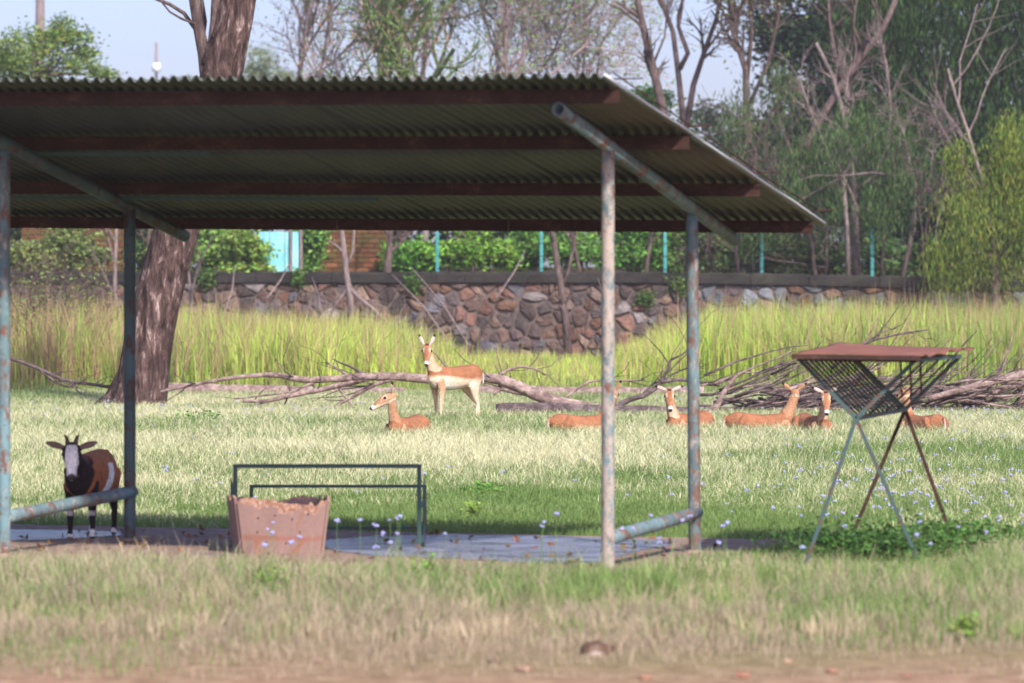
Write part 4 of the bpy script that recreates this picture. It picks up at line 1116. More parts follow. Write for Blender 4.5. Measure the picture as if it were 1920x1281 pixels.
# nearer, drier and longer grass
x, y = scatter(130000, 21.2, 31.5, 0.4)
f1 = fbm(x, y, 51, 2.2); f2 = fbm(x, y, 61, .7)
dens = np.interp(y + (f1 - .5) * 2.4, [20.8, 22.0, 23.0, 24.8, 32], [.10, .24, .55, .9, 1]) * np.interp(f2, [.25, .55], [.3, 1])
keep = (RS.rand(len(x)) < dens) & ~slabmask(x, y, -.10); x, y, f1, f2 = x[keep], y[keep], f1[keep], f2[keep]; n = len(x)
g = np.clip(np.interp(y, [23, 25.0, 26.5, 28.0, 29, 31], [.10, .38, .68, .68, .50, .6]) + (f1 - .5) * 1.5 + np.interp(x / y, [-.12, .12], [-.08, .12]), 0, 1)
isg = RS.rand(n) < g
col = np.where(isg[:, None], mixc(DEEP_G, GREEN, RS.rand(n)), mixc(KHAKI, lc(S(166, 146, 124)), np.clip(RS.rand(n) * .7 + np.interp(y, [22, 25, 28], [.6, .4, 0]), 0, 1))) * RS.uniform(.78, 1.25, n)[:, None]
h = RS.uniform(.07, .27, n) * np.interp(y, [21.2, 23, 25, 28, 31], [.22, .4, .8, 1.05, .9]) * np.interp(f2, [.3, .7], [.55, 1.35]) * np.where(RS.rand(n) < .04, 1.7, 1)
h = h * (1 - .6 * np.interp(y, [27.6, 28.6, 29.5], [0, 1, 1]) * np.interp(960 + F * x / y, [-100, 440, 640, 1780, 1860], [.65, .65, 1, 1, 0]))
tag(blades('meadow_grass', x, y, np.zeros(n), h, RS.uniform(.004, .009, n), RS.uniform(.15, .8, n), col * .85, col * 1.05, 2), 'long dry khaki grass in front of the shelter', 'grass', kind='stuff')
nc = 900
cx_, cy_ = scatter(nc, 23.5, 29.2, .4); ids = np.repeat(np.arange(nc), 34); n = len(ids); cr = RS.uniform(.02, .09, nc)
x = cx_[ids] + RS.normal(0, 1, n) * cr[ids]; y = cy_[ids] + RS.normal(0, 1, n) * cr[ids]
keep = ~slabmask(x, y, -.05); x, y, ids = x[keep], y[keep], ids[keep]; n = len(x)
cg = RS.rand(nc) < np.interp(cy_, [23.5, 25.5, 27, 29], [.15, .4, .6, .5]); ck = RS.uniform(.7, 1.25, nc); chh = RS.uniform(.10, .30, nc) * np.interp(cy_, [23.5, 26, 29], [.6, 1, 1])
col = np.where(cg[ids][:, None], mixc(DEEP_G, lc(S(160, 172, 104)), RS.rand(n)), mixc(lc(S(196, 182, 146)), lc(S(172, 150, 124)), RS.rand(n))) * (ck[ids] * RS.uniform(.85, 1.15, n))[:, None]
h = chh[ids] * RS.uniform(.5, 1.15, n) * (1 - .6 * np.interp(y, [27.6, 28.6, 29.5], [0, 1, 1]) * np.interp(960 + F * x / y, [-100, 440, 640, 1780, 1860], [.65, .65, 1, 1, 0]))
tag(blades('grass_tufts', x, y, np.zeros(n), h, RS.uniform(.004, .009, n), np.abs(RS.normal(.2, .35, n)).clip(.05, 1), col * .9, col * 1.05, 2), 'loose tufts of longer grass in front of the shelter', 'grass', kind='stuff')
# tall grass before the wall
nc = 3600
cx_, cy_ = scatter(nc, 84.5, 120, 1.0, 1.0); cpx = 960 + F * cx_ / cy_
dc = np.interp(cpx, [-40, 640, 760, 840, 1120, 1200, 1290, 1960], [1, 1, .8, .32, .30, .6, 1, 1])
kc = (RS.rand(nc) < dc) & (cy_ > 85 + 4 * vnoise(cx_, cx_ * 0, 71, 1.4)); cx_, cy_, cpx = cx_[kc], cy_[kc], cpx[kc]; nc = len(cx_)
ch = np.interp(cpx, [-40, 200, 560, 700, 790, 860, 1130, 1210, 1300, 1500, 1960], [1.8, 1.75, 1.5, 1.5, 1.25, .6, .5, .95, 1.6, 1.8, 1.75]) * RS.uniform(.42, 1.2, nc)
ctan = np.clip(np.interp(cpx, [-40, 120, 320, 480, 600, 760, 1300, 1700, 1960], [.7, .6, .36, .28, .14, .2, .1, .18, .3]) + RS.normal(0, .18, nc), 0, 1)
clime = np.clip(np.interp(cpx, [100, 400, 560, 760, 1250, 1500, 1750, 1900], [.3, .5, .8, .8, .75, .55, .3, .1]) + RS.normal(0, .28, nc), 0, 1)
cbr = RS.uniform(.58, 1.18, nc); crad = RS.uniform(.12, .42, nc)
ids = np.repeat(np.arange(nc), 72); n = len(ids)
ox, oy = RS.normal(0, 1, n) * crad[ids], RS.normal(0, 1, n) * crad[ids]
x, y = cx_[ids] + ox, cy_[ids] + oy; h = ch[ids] * RS.uniform(.35, 1.12, n)
LIME, LEAFG, TANG = lc(S(198, 222, 94)), lc(S(128, 166, 68)), lc(S(178, 150, 112))
ist = RS.rand(n) < ctan[ids]
col = np.where(ist[:, None], TANG[None, :], mixc(LEAFG, LIME, np.clip(clime[ids] + RS.normal(0, .15, n), 0, 1))) * (cbr[ids] * RS.uniform(.75, 1.12, n))[:, None]
tip = np.where((RS.rand(n) < .3)[:, None], lc(S(186, 154, 120))[None, :], col * 1.06)
tag(blades('tall_grass', x, y, np.zeros(n), h, RS.uniform(.014, .036, n), np.abs(RS.normal(.1, .28, n)).clip(.03, .9), col, tip, 2), 'tall yellow green grass along the foot of the stone wall', 'grass', kind='stuff')
nk = 4200; kx = RS.randint(0, nc, nk); x = cx_[kx] + RS.normal(0, .3, nk); y = cy_[kx] + RS.normal(0, .3, nk)
ks = mixc(lc(S(176, 146, 106)), lc(S(150, 120, 92)), RS.rand(nk))
tag(blades('seed_stalks', x, y, np.zeros(nk), ch[kx] * RS.uniform(.95, 1.35, nk), RS.uniform(.012, .03, nk), np.abs(RS.normal(0, .16, nk)), ks, ks * 1.1, 2), 'tan seed stalks standing above the tall grass', 'grass', kind='stuff')
# low growth between the tussocks
x, y = scatter(60000, 83.5, 121, 1.0, 1.0); n = len(x); f1 = fbm(x, y, 81, 3.0)
col = mixc(lc(S(112, 140, 66)), lc(S(170, 170, 100)), np.clip(f1 + RS.normal(0, .2, n), 0, 1)) * RS.uniform(.7, 1.1, n)[:, None]
tag(blades('low_grass', x, y, np.zeros(n), RS.uniform(.12, .5, n), RS.uniform(.014, .03, n), RS.uniform(.1, .8, n), col, col * 1.05, 2), 'low green growth between the tall grass tussocks', 'grass', kind='stuff')
# dead leaves lying on the slab
rs = np.random.RandomState(66); P = np.array([tuple(SP(rs.uniform(-.1, 7), rs.uniform(-.2, 3.8), .045)) for _ in range(220)])
lo = leaf_mesh('dead_leaves', P, .07, S(128, 92, 64), .35, 'round', rs, None); tag(lo, 'dead brown leaves scattered on the concrete slab', 'leaves', kind='stuff')

# ------------------------------------------------------------------ weeds and flowers
def weed(label, px, Y, n, rad, h, size, col, seed, var=.3):
    b = GX(px, Y, 0); root = empty('weed', b, label, 'plant', 'weeds in the grass'); rs = np.random.RandomState(seed); rn = random.Random(seed)
    w = MB()
    for k in range(8):
        a = rn.uniform(0, 6.28); q = rn.uniform(.2, 1) * rad
        w.tube([b, b + Vector((q * .5 * math.cos(a), q * .5 * math.sin(a), h * .6)), b + Vector((q * math.cos(a), q * math.sin(a), h * rn.uniform(.6, 1.1)))], [.006, .004, .003], 5, False)
    w.build('stems', M['bark_vine'], root, True, kind='stuff')
    P = rs.normal(0, 1, (n, 3)) * np.array([rad * .5, rad * .5, h * .22]) + np.array([b.x, b.y, h * .62]); P[:, 2] = np.abs(P[:, 2])
    leaf_mesh('leaves', P, size, col, var, 'round', rs, root, origin=b)
for i, (px, Y, n, rad, h, sz, c, lb) in enumerate([
    (800, 27.4, 120, .12, .24, .055, S(138, 178, 76), 'bright green broad leaved weed in the near grass'),
    (1580, 31.2, 700, .45, .24, .055, S(80, 116, 56), 'dark leafy weed clump between the hay rack legs'),
    (1650, 30.9, 800, .55, .22, .055, S(74, 110, 52), 'dark leafy weed clump at the near hay rack leg'),
    (1760, 31.4, 900, .60, .28, .055, S(84, 120, 56), 'dark leafy weed clump right of the hay rack legs'),
    (1830, 32.4, 400, .45, .22, .05, S(96, 130, 62), 'mid green weed clump outermost right of the rack'),
    (370, 61.5, 260, .42, .26, .07, S(104, 148, 70), 'green weed tuft on the lawn by the driftwood'),
    (910, 40.5, 140, .2, .15, .05, S(112, 156, 68), 'small green weed behind the trough stand'),
    (505, 26.6, 120, .15, .22, .05, S(130, 162, 76), 'yellow green weed in the near grass at left'),
    (1810, 23.6, 70, .08, .16, .05, S(150, 180, 84), 'small pale weed beside the red earth at right'),
    (890, 36.5, 60, .1, .16, .05, S(140, 168, 74), 'tiny light green weed on the lawn behind the stand')]):
    weed(lb, px, Y, n, rad, h, sz, c, 700 + i)

t = NT('flower_petals', .7, .2); t.p.inputs["Base Color"].default_value = S(164, 164, 206); M['petal'] = t.m
t = NT('flower_stem', .7, .2); t.p.inputs["Base Color"].default_value = S(96, 130, 66); M['stem'] = t.m
def bloom_geo(mb, c, r, rn):
    """fluffy head: a cluster of small tufts"""
    for k in range(7):
        d = Vector((rn.gauss(0, .45), rn.gauss(0, .45), rn.gauss(.1, .25))) * r
        mb.ball(c + d, r * .48, 5, 3)
proto_b = []
rn = random.Random(88)
for k in range(4):
    mb = MB(); bloom_geo(mb, Vector((0, 0, 0)), .016, rn); o = mb.build('bloom', M['petal'], None, True); proto_b.append(o.data); bpy.data.objects.remove(o)
stem_me = {}
for q in range(4):
    mb = MB(); hh_ = .26 + .05 * q; mb.tube([(0, 0, 0), (.012, 0, hh_ * .5), (.004 * q, .01, hh_)], [.003, .0025, .002], 4, False); o = mb.build('stem', M['stem'], None, True); stem_me[q] = (o.data, hh_, .004 * q); bpy.data.objects.remove(o)
spots = []
for k in range(40):
    px = rn.choice([rn.gauss(710, 50), rn.gauss(760, 70), rn.gauss(1120, 120), rn.uniform(1420, 1900), rn.uniform(420, 560), rn.uniform(1150, 1500)])
    spots.append((px, rn.uniform(28.0, 30.2)))
spots.sort()
for k, (px, Y) in enumerate(spots):
    q = k % 4; me_, hh_, ox = stem_me[q]
    zone = 'near the feed box' if px < 640 else 'before the wet slab' if px < 980 else 'around the front right post' if px < 1300 else 'before the hay rack'
    root = empty('wildflower', GX(px, Y, 0), 'small lavender wildflower in the grass ' + zone, 'flower', 'lavender wildflowers ' + zone, rn.uniform(0, 6))
    o = link('stem', me_, None, root)
    b = link('bloom', proto_b[k % 4], None, root); b.location = (ox, .01, hh_); s_ = rn.uniform(.8, 1.5); b.scale = (s_, s_, s_)
mb = MB(); st_ = MB()
for k in range(480):
    z = rn.random()
    if z < .45: px, Y = rn.gauss(1700, 170), rn.uniform(34, 56)
    elif z < .65: px, Y = rn.uniform(40, 760), rn.gauss(68, 4)
    elif z < .75: px, Y = rn.uniform(1700, 1920), rn.uniform(62, 70)
    elif z < .85: px, Y = rn.uniform(1000, 1900), rn.gauss(68, 4)
    else: px, Y = rn.uniform(300, 1500), rn.uniform(38, 62)
    if Y < 34.5 and px < 1480: continue
    Y = max(34, Y); b = GX(px, Y, 0); hh_ = rn.uniform(.10, .19); r_ = rn.uniform(.010, .019)
    for j in range(3):
        mb.ball(b + Vector((rn.gauss(0, r_ * .8), rn.gauss(0, r_ * .8), hh_ + rn.gauss(0, r_ * .4))), r_ * .7, 5, 3)
    st_.tube([b, b + Vector((.01, 0, hh_))], [.003, .002], 3, False)
tag(st_.build('wildflower_stems', M['stem'], None, True), 'thin green stems of the lawn wildflowers', 'flowers', kind='stuff')
o = mb.build('far_wildflowers', M['petal'], None, True); tag(o, 'scattered lavender wildflowers all over the lawn', 'flowers', kind='stuff')

# pebbles and a dark clod on the red earth
def pebble(name, label, px, Y, r, col, seed, group='pebbles on the red earth'):
    rn = random.Random(seed); mb = MB(); mb.col = col[:3]; c = GX(px, Y, r * .35)
    mb.ball(c, r, 10, 7, (1.3, 1, .6)); mb.v = [tuple(a + rn.uniform(-.12, .12) * r for a in v) for v in mb.v]
    root = mb.build(name, M['vcol'], None, True); tag(root, label, 'stone', group)
pebble('clod', 'dark flat clod of earth at the dry grass edge', 1120, 22.75, .075, S(92, 66, 52), 1, None)
pebble('pebble', 'pale pebble sitting on the dark clod', 1118, 22.62, .03, S(196, 176, 160), 2)
for i, (px, py, c, lb) in enumerate([(598, 1240, S(168, 134, 112), 'pale orange pebble at the grass edge left of centre'), (928, 1243, S(110, 84, 70), 'small brown pebble left of the dark clod'), (982, 1260, S(160, 126, 106), 'pink pebble below the dark clod'), (1476, 1243, S(176, 142, 120), 'pale pebble on bare earth right of the clod'), (1210, 1275, S(156, 116, 94), 'pink pebble at the bottom edge'), (1390, 1272, S(148, 106, 84), 'reddish pebble at the bottom edge right of centre'), (1700, 1270, S(146, 106, 86), 'reddish pebble at the bottom right'), (1560, 1262, S(160, 122, 98), 'orange pebble at lower right')]):
    pebble('pebble', lb, px, F * H / (py - HY), .02 + .008 * (i % 3), c, 20 + i)
# ------------------------------------------------------------------ animals
class Body:
    """overlapping lofts fused by a voxel remesh into one continuous skin"""
    def __init__(s): s.mb = MB(); s.samp = []
    def loft(s, part, st, n=14, up=(0, 0, 1)):
        """st: list of (centre, r_side, r_up)"""
        C = [Vector(a[0]) for a in st]; vs = []; m = len(st); up = Vector(up)
        dirs = []
        for i in range(m):
            d = C[min(i + 1, m - 1)] - C[max(i - 1, 0)]; dirs.append(d.normalized())
        ext = [(C[0] - dirs[0] * min(st[0][1], st[0][2]) * .5, st[0][1] * .5, st[0][2] * .5, dirs[0])] + [(C[i], st[i][1], st[i][2], dirs[i]) for i in range(m)] + [(C[-1] + dirs[-1] * min(st[-1][1], st[-1][2]) * .5, st[-1][1] * .5, st[-1][2] * .5, dirs[-1])]
        for c, ra, rb, d in ext:
            a = d.cross(up)
            a = a.normalized() if a.length > 1e-4 else Vector((0, 1, 0))
            b = a.cross(d).normalized()
            for k in range(n):
                t_ = 2 * math.pi * k / n; vs.append(c + a * math.cos(t_) * ra + b * math.sin(t_) * rb)
        M_ = len(ext); fs = []
        for i in range(M_ - 1):
            for k in range(n): fs.append((i * n + k, i * n + (k + 1) % n, (i + 1) * n + (k + 1) % n, (i + 1) * n + k))
        fs.append(tuple(range(n - 1, -1, -1))); fs.append(tuple(range((M_ - 1) * n, M_ * n)))
        s.mb._add(vs, fs)
        for i in range(m - 1):
            for k in range(6):
                f_ = k / 6; s.samp.append((part, (i + f_) / (m - 1), C[i].lerp(C[i + 1], f_), st[i][1] + (st[i + 1][1] - st[i][1]) * f_))
    def skin(s, vox, smooth, colour, root, name='body'):
        o = s.mb.build('tmp', None, None)
        md = o.modifiers.new('r', 'REMESH'); md.mode = 'VOXEL'; md.voxel_size = vox; md.use_smooth_shade = True
        ms = o.modifiers.new('s', 'SMOOTH'); ms.factor = .5; ms.iterations = smooth
        dg = bpy.context.evaluated_depsgraph_get(); me = bpy.data.meshes.new_from_object(o.evaluated_get(dg))
        bpy.data.objects.remove(o); me.name = name
        n = len(me.vertices); co = np.empty(n * 3, np.float32); me.vertices.foreach_get("co", co); co = co.reshape(-1, 3)
        no = np.empty(n * 3, np.float32); me.vertices.foreach_get("normal", no); no = no.reshape(-1, 3)
        SC_ = np.array([tuple(q[2]) for q in s.samp]); R_ = np.array([q[3] for q in s.samp])
        best = np.concatenate([np.argmin(np.linalg.norm(co[i:i + 4000, None, :] - SC_[None], axis=2) - R_[None], axis=1) for i in range(0, n, 4000)])
        cols = np.ones((n, 4), np.float32)
        for i in range(n):
            q = s.samp[best[i]]; cols[i, :3] = colour(q[0], q[1], co[i], no[i])[:3]
        a = me.color_attributes.new("Col", 'FLOAT_COLOR', 'POINT'); a.data.foreach_set("color", cols.ravel())
        me.polygons.foreach_set("use_smooth", np.ones(len(me.polygons), bool))
        return link(name, me, M['coat'], root)

def lerp3(a, b, f): f = min(max(f, 0), 1); return tuple(a[i] * (1 - f) + b[i] * f for i in range(3))
RUF, TAN_, CREAM, WHITE = S(158, 106, 74), S(186, 144, 110), S(230, 206, 176), S(240, 232, 222)
BLK, DRK = S(30, 26, 26), S(66, 46, 38)

def antelope(label, loc, yaw, head_dir, lying, ear=(.75, .75), seed=0, pitch=-.62, neckfwd=.14, sc=1.0, group='antelopes resting on the lawn', horns=False):
    root = empty('antelope', loc, label, 'antelope', group, yaw); root.scale = (sc, sc, sc)
    b = Body(); V_ = Vector
    dz = -.525 if lying else 0
    fat = 1.12 if lying else 1; fz = .93 if lying else 1
    b.loft('torso', [(V_((-.50, 0, .78 + dz)), .07, .10 * fz), (V_((-.42, 0, .755 + dz)), .13 * fat, .155 * fz), (V_((-.25, 0, .72 + dz)), .15 * fat, .17 * fz), (V_((0, 0, .69 + dz)), .155 * fat, .175 * fz), (V_((.2, 0, .695 + dz)), .142 * fat, .18 * fz), (V_((.34, 0, .725 + dz)), .115, .165 * fz), (V_((.43, 0, .75 + dz)), .07, .11 * fz)], 18)
    nb = V_((.36, 0, .79 + dz)); nt = V_((.36 + neckfwd, 0, 1.13 + dz)); 
    b.loft('neck', [(V_((.24, 0, .71 + dz)), .11, .15), (nb, .086, .125), (nb.lerp(nt, .4) + V_((.012, 0, 0)), .064, .085), (nt, .052, .06)], 14, (1, 0, 0))
    if lying:
        b.loft('torso', [(V_((.22, 0, .23)), .15, .10), (V_((.10, 0, .21)), .15, .10)], 14)
        b.loft('torso', [(V_((-.40, 0, .23)), .15, .115), (V_((-.24, 0, .22)), .165, .125)], 14)
    # head frame
    hd = V_(head_dir).normalized(); hd = Matrix.Rotation(-yaw, 3, 'Z') @ hd
    hf = V_((hd.x * math.cos(pitch), hd.y * math.cos(pitch), math.sin(pitch))); hs = V_((-hd.y, hd.x, 0)); hu = hf.cross(hs); hu = hu if hu.z > 0 else -hu
    hp = nt + V_((0, 0, .03)) + hd * .01
    HS = 1.28
    Hh = lambda x, y, z: hp + (hf * x + hs * y + hu * z) * HS
    b.loft('head', [(Hh(-.045, 0, -.01), 0.0498, 0.0512), (Hh(.01, 0, .0), 0.0719, 0.0742), (Hh(.065, 0, -.004), 0.0760, 0.0768), (Hh(.12, 0, -.016), 0.0608, 0.0666), (Hh(.18, 0, -.026), 0.0442, 0.0499), (Hh(.225, 0, -.032), 0.0373, 0.0397), (Hh(.25, 0, -.036), 0.0290, 0.0307)], 14, tuple(hu))
    for s_ in (-1, 1):
        e0 = Hh(-.015, s_ * .04, .035); ed = (hs * s_ * ear[0] + V_((0, 0, 1)) * ear[1] - hd * .12).normalized()
        b.loft('ear', [(e0, .018, .015), (e0 + ed * .045, .030, .014), (e0 + ed * .09, .033, .013), (e0 + ed * .135, .023, .012), (e0 + ed * .17, .009, .009)], 10, tuple(hd))
    if not lying:
        strd = {1: (.02, .04), -1: (-.03, -.05)}
        for s_ in (-1, 1):
            q, r_ = strd[s_]
            b.loft('foreleg', [(V_((.30, s_ * .085, .66)), .055, .10), (V_((.285, s_ * .09, .52)), .038, .06), (V_((.29 + q, s_ * .085, .30)), .024, .03), (V_((.285 + q, s_ * .085, .09)), .017, .019), (V_((.30 + q, s_ * .085, .02)), .021, .026)], 10, (1, 0, 0))
            b.loft('hindleg', [(V_((-.38, s_ * .085, .74)), .075, .13), (V_((-.31, s_ * .10, .56)), .06, .10), (V_((-.40 + r_, s_ * .09, .40)), .036, .05), (V_((-.47 + r_ * 1.6, s_ * .085, .30)), .022, .032), (V_((-.45 + r_ * 2, s_ * .085, .09)), .017, .019), (V_((-.43 + r_ * 2, s_ * .085, .02)), .021, .027)], 10, (1, 0, 0))
        b.loft('tail', [(V_((-.53, 0, .82)), .022, .02), (V_((-.575, 0, .74)), .02, .018), (V_((-.58, 0, .60)), .01, .01)], 8, (0, 1, 0))
    else:
        for s_ in (-1, 1):
            b.loft('foreleg', [(V_((.30, s_ * .11, .20)), .055, .09), (V_((.40, s_ * .12, .07)), .035, .04), (V_((.56, s_ * .09, .05)), .024, .025), (V_((.40, s_ * .07, .03)), .018, .02)], 10)
            b.loft('hindleg', [(V_((-.36, s_ * .12, .22)), .085, .13), (V_((-.20, s_ * .17, .13)), .06, .085), (V_((-.30, s_ * .19, .05)), .03, .035), (V_((-.05, s_ * .19, .035)), .02, .022)], 10)
        b.loft('tail', [(V_((-.55, 0, .32)), .02, .02), (V_((-.58, 0, .2)), .018, .018), (V_((-.58, 0, .1)), .01, .01)], 8, (0, 1, 0))
    belly = .675 + dz - (.09 if lying else 0)
    def colour(part, t_, p, n_):
        p = Vector(p)
        if part == 'torso':
            line = belly + .03 * math.sin(p.x * 5)
            c = lerp3(CREAM, RUF, (p.z - line) / (.05 if not lying else .12))
            c = lerp3(c, S(120, 70, 44), max(0, n_[2] - .9) * 5)
            return lerp3(c, WHITE, (line - .07 - p.z) / .05) if p.z < line else c
        if part == 'neck':
            fr = (p - nb).dot(hd); return lerp3(TAN_ if not lying else lerp3(TAN_, RUF, .35), CREAM, max(0, n_[0] * hd.x + n_[1] * hd.y - .3) * .9)
        if part == 'ear':
            if t_ > .70: return BLK
            return lerp3(TAN_, S(200, 182, 170), (n_[0] * hd.x + n_[1] * hd.y) * 1.8 - .2)
        if part == 'tail': return lerp3(RUF, WHITE, t_)
        if part == 'head':
            q = (p - hp) / HS; x_, y_, z_ = q.dot(hf), abs(q.dot(hs)), q.dot(hu)
            if x_ > .243: return DRK
            if x_ > .212: return WHITE
            if z_ < -.03 or (x_ > .15 and z_ < -.02): return CREAM
            if -.02 < x_ < .02 and y_ < .022 and z_ > .03: return S(70, 44, 34)
            if .045 < x_ < .10 and y_ > .028 and z_ > .020: return lerp3(TAN_, CREAM, .6)
            if y_ < .02 and z_ > .02: return RUF
            return lerp3(RUF, TAN_, y_ / .05)
        # legs
        if part == 'foreleg': return lerp3(TAN_, CREAM, t_ * 1.2) if t_ < .93 else BLK
        c = lerp3(RUF, CREAM, (belly + .05 - p.z) / .12)
        return c if t_ < .93 else BLK
    b.skin(.0095, 4, colour, root)
    for s_ in (-1, 1):
        mb = MB(); c = Hh(.068, s_ * .050, .016); mb.ball(c, .021, 10, 8); mb.build('eye', M['eye'], root, True, local=True)
    mb = MB(); c = Hh(.258, 0, -.030); mb.ball(c, .018, 10, 7, (1, 1, .7)); mb.build('nose', M['eye'], root, True, local=True)
    return root

def place(px, Y, yaw_dir, fwd=.45, sink=-.02):
    """root position so that the neck base stands over the photo column px"""
    f_ = Vector((yaw_dir[0], yaw_dir[1], 0)).normalized(); p = GX(px, Y, 0)
    return p - f_ * fwd, math.atan2(f_.y, f_.x)
loc, yaw = place(811, 64, (-.77, -.64), .42)
antelope('antelope standing and facing the camera before the fallen tree', loc, yaw, (-.03, -1, 0), False, (.42, .9), group=None, pitch=-.85, sc=1.06)
loc, yaw = place(733, 56.4, (-.42, -.91), .48)
antelope('resting antelope in profile with its head turned left', loc, yaw, (-1, -.12, 0), True, (.3, .9), pitch=-.42, neckfwd=.10)
loc, yaw = place(1146, 58.0, (.86, .5), .48)
antelope('resting antelope with its head hidden behind the front right post', loc, yaw, (.15, 1, 0), True, (.5, .9), pitch=-.4)
loc, yaw = place(1256, 58.5, (-.62, -.78), .46)
antelope('resting antelope facing the camera between the two right posts', loc, yaw, (.06, -1, 0), True, (1, .38), pitch=-.75, neckfwd=.12)
loc, yaw = place(1486, 58.5, (.97, .22), .46)
antelope('resting antelope with its back of head turned to the camera', loc, yaw, (.1, 1, 0), True, (.8, .62), pitch=-.4, neckfwd=.13)
loc, yaw = place(1546, 57.3, (.28, -.96), .44)
antelope('resting antelope facing the camera just left of the hay rack', loc, yaw, (.02, -1, 0), True, (1, .45), pitch=-.85, neckfwd=.12)
loc, yaw = place(1702, 58.0, (-.45, .89), .40)
antelope('resting antelope seen through the hay rack bars', loc, yaw, (-.8, .5, 0), True, (.9, .4), pitch=-.5, neckfwd=.10)

# --- goat
t = NT('grey_nose', .5, .3); t.p.inputs['Base Color'].default_value = S(86, 74, 76); M['nosepad'] = t.m
BRN, BRN2 = S(164, 98, 60), S(186, 118, 74)
def goat(loc, yaw):
    root = empty('goat', loc, 'brown and black goat with a white face blaze standing on the slab', 'goat', None, yaw); root.scale = (1.08, 1.08, 1.08)
    b = Body(); V_ = Vector
    b.loft('torso', [(V_((-.40, 0, .55)), .075, .09), (V_((-.33, 0, .53)), .125, .145), (V_((-.18, 0, .49)), .155, .175), (V_((0, 0, .465)), .165, .185), (V_((.17, 0, .465)), .148, .178), (V_((.28, 0, .475)), .125, .16), (V_((.36, 0, .48)), .085, .115)], 20)
    nt = V_((.43, -.02, .645))
    b.loft('neck', [(V_((.20, 0, .49)), .12, .15), (V_((.30, 0, .54)), .092, .115), (V_((.38, -.01, .60)), .07, .085), (nt, .062, .07)], 14, (1, 0, 0))
    hd = Matrix.Rotation(-yaw, 3, 'Z') @ V_((.10, -1, 0)).normalized(); pitch = -1.0
    hf = V_((hd.x * math.cos(pitch), hd.y * math.cos(pitch), math.sin(pitch))); hs = V_((-hd.y, hd.x, 0)); hu = hf.cross(hs); hu = hu if hu.z > 0 else -hu
    hp = nt + V_((0, 0, .035)) + hd * .045
    Hh = lambda x, y, z: hp + hf * x + hs * y + hu * z
    b.loft('head', [(Hh(-.05, 0, -.01), .05, .045), (Hh(.0, 0, .0), .070, .065), (Hh(.05, 0, .0), .072, .068), (Hh(.10, 0, -.008), .058, .06), (Hh(.155, 0, -.016), .043, .046), (Hh(.20, 0, -.02), .039, .039), (Hh(.225, 0, -.022), .03, .03)], 16, tuple(hu))
    b.loft('beard', [(Hh(.17, 0, -.05), .018, .018), (Hh(.19, 0, -.085), .013, .013), (Hh(.20, 0, -.115), .007, .007)], 8, tuple(hf))
    for s_ in (-1, 1):
        e0 = Hh(-.015, s_ * .058, .02); ed = (hs * s_ + V_((0, 0, .30)) - hd * .05).normalized()
        b.loft('ear', [(e0, .014, .016), (e0 + ed * .04, .014, .028), (e0 + ed * .085, .013, .030), (e0 + ed * .125, .011, .020), (e0 + ed * .145, .007, .008)], 10, (0, 0, 1))
    off = {1: -.02, -1: .03}
    for s_ in (-1, 1):
        q = off[s_]
        b.loft('foreleg', [(V_((.24, s_ * .085, .42)), .055, .085), (V_((.23, s_ * .085, .32)), .042, .052), (V_((.235 + q, s_ * .08, .20)), .028, .032), (V_((.23 + q, s_ * .08, .07)), .020, .022), (V_((.245 + q, s_ * .08, .018)), .027, .032)], 12, (1, 0, 0))
        b.loft('hindleg', [(V_((-.30, s_ * .085, .50)), .075, .12), (V_((-.24, s_ * .10, .37)), .062, .09), (V_((-.33 - q, s_ * .10, .26)), .036, .045), (V_((-.38 - q, s_ * .095, .20)), .025, .034), (V_((-.365 - q, s_ * .095, .07)), .020, .022), (V_((-.35 - q, s_ * .095, .018)), .027, .032)], 12, (1, 0, 0))
    b.loft('tail', [(V_((-.42, 0, .60)), .022, .02), (V_((-.47, 0, .635)), .028, .02), (V_((-.51, 0, .625)), .022, .016), (V_((-.53, 0, .59)), .01, .01)], 8, (0, 1, 0))
    GBLK, GWH = S(40, 30, 28), S(246, 240, 234)
    def colour(part, t_, p, n_):
        p = Vector(p)
        if part == 'torso':
            if p.x > .30 + .02 * math.sin(p.z * 20): return GBLK if p.z < .55 else lerp3(GBLK, BRN, .5)
            pc = -.02 - (p.z - .40) * .35
            if abs(p.x - pc) < .10 * (1.25 - (p.z - .30) * 2.4) and p.z < .57: return GWH
            if p.z < .31: return GBLK
            return lerp3(BRN, BRN2, n_[2])
        if part == 'neck':
            f_ = n_[0] * hd.x + n_[1] * hd.y
            return lerp3(BRN, GBLK, f_ * 1.6 + .25)
        if part == 'tail': return GBLK
        if part == 'beard': return GWH
        if part == 'ear': return lerp3(GBLK, S(140, 112, 104), (n_[0] * hd.x + n_[1] * hd.y) * .9)
        if part == 'head':
            q = p - hp; x_, y_, z_ = q.dot(hf), abs(q.dot(hs)), q.dot(hu)
            if x_ > .214 and z_ > -.03: return S(84, 74, 76)
            w_ = .040 + .012 * math.sin(x_ * 14)
            if z_ > .0 and y_ < w_ and x_ > -.02: return GWH
            if x_ > .17: return lerp3(GWH, GBLK, .15)
            return GBLK
        if p.z < .022: return S(34, 28, 26)
        if p.z < .06 + .02 * math.sin(p.x * 60): return GWH
        if part == 'foreleg' and .18 < p.z < .215 and n_[0] > .3: return lerp3(GWH, GBLK, .4)
        if part == 'hindleg' and t_ < .35: return lerp3(BRN, GBLK, (.5 - p.z) * 4)
        return GBLK
    b.skin(.0095, 4, colour, root)
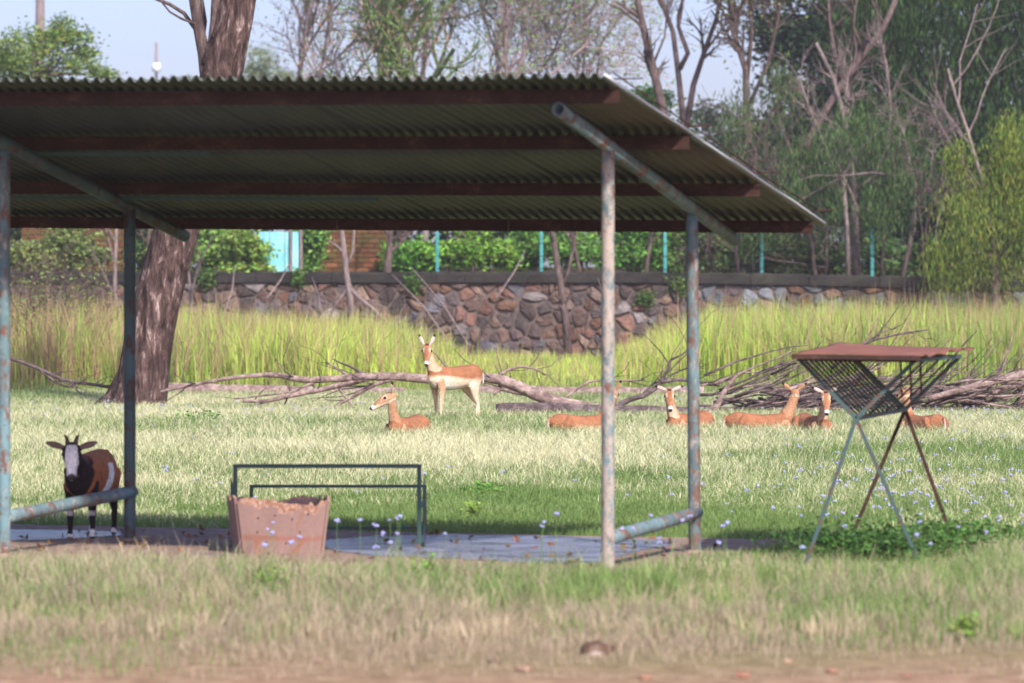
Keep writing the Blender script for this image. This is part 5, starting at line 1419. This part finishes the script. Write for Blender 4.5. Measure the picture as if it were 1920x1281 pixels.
    for s_ in (-1, 1):
        mb = MB(); mb.ball(Hh(.045, s_ * .064, .022), .015, 10, 8); mb.build('eye', M['eye'], root, True, local=True)
        h0 = Hh(-.03, s_ * .03, .05)
        mb = MB(); mb.tube([h0, h0 + V_((0, 0, .025)) + hs * s_ * .003, h0 + V_((0, 0, .048)) - hd * .008 + hs * s_ * .010, h0 + V_((0, 0, .066)) - hd * .02 + hs * s_ * .026], [.020, .017, .013, .006], 9)
        mb.build('horn', M['horn'], root, True, local=True)
        mb = MB(); mb.ball(Hh(.236, s_ * .012, .018), .007, 8, 6); mb.build('nostril', M['eye'], root, True, local=True)
    mb = MB(); mb.ball(Hh(.224, 0, .006), .026, 12, 8, (1, .8, .7)); mb.build('nose', M['nosepad'], root, True, local=True)
    mb = MB(); mb.tube([nt + V_((-.10 + .09 * math.cos(a) * .9, .085 * math.sin(a), -.115 + .05 * -math.cos(a))) for a in [k * 6.283 / 24 for k in range(25)]], .007, 6)
    mb.build('collar', M['lid'], root, True, local=True)
    return root
f_ = Vector((-.17, -.985, 0)).normalized()
goat(GX(141, 32.95, .03) - f_ * .44, math.atan2(f_.y, f_.x))

# ------------------------------------------------------------------ warm hazy air
mb = MB()
x0_, x1_, y0_, y1_, z0_, z1_ = -950, 950, -70, 1200, -1.2, 40
mb._add([(x0_, y0_, z0_), (x1_, y0_, z0_), (x1_, y1_, z0_), (x0_, y1_, z0_), (x0_, y0_, z1_), (x1_, y0_, z1_), (x1_, y1_, z1_), (x0_, y1_, z1_)],
        [(3, 2, 1, 0), (4, 5, 6, 7), (0, 1, 5, 4), (1, 2, 6, 5), (2, 3, 7, 6), (3, 0, 4, 7)])
hm = bpy.data.materials.new('haze'); hm.use_nodes = True; hn = hm.node_tree
hn.nodes.remove(hn.nodes["Principled BSDF"])
pv = hn.nodes.new("ShaderNodeVolumePrincipled"); pv.inputs["Color"].default_value = (.93, .93, .97, 1); pv.inputs["Density"].default_value = .00028; pv.inputs["Anisotropy"].default_value = .0
hn.links.new(pv.outputs[0], hn.nodes["Material Output"].inputs["Volume"])
tag(mb.build('haze', hm), kind='stuff')
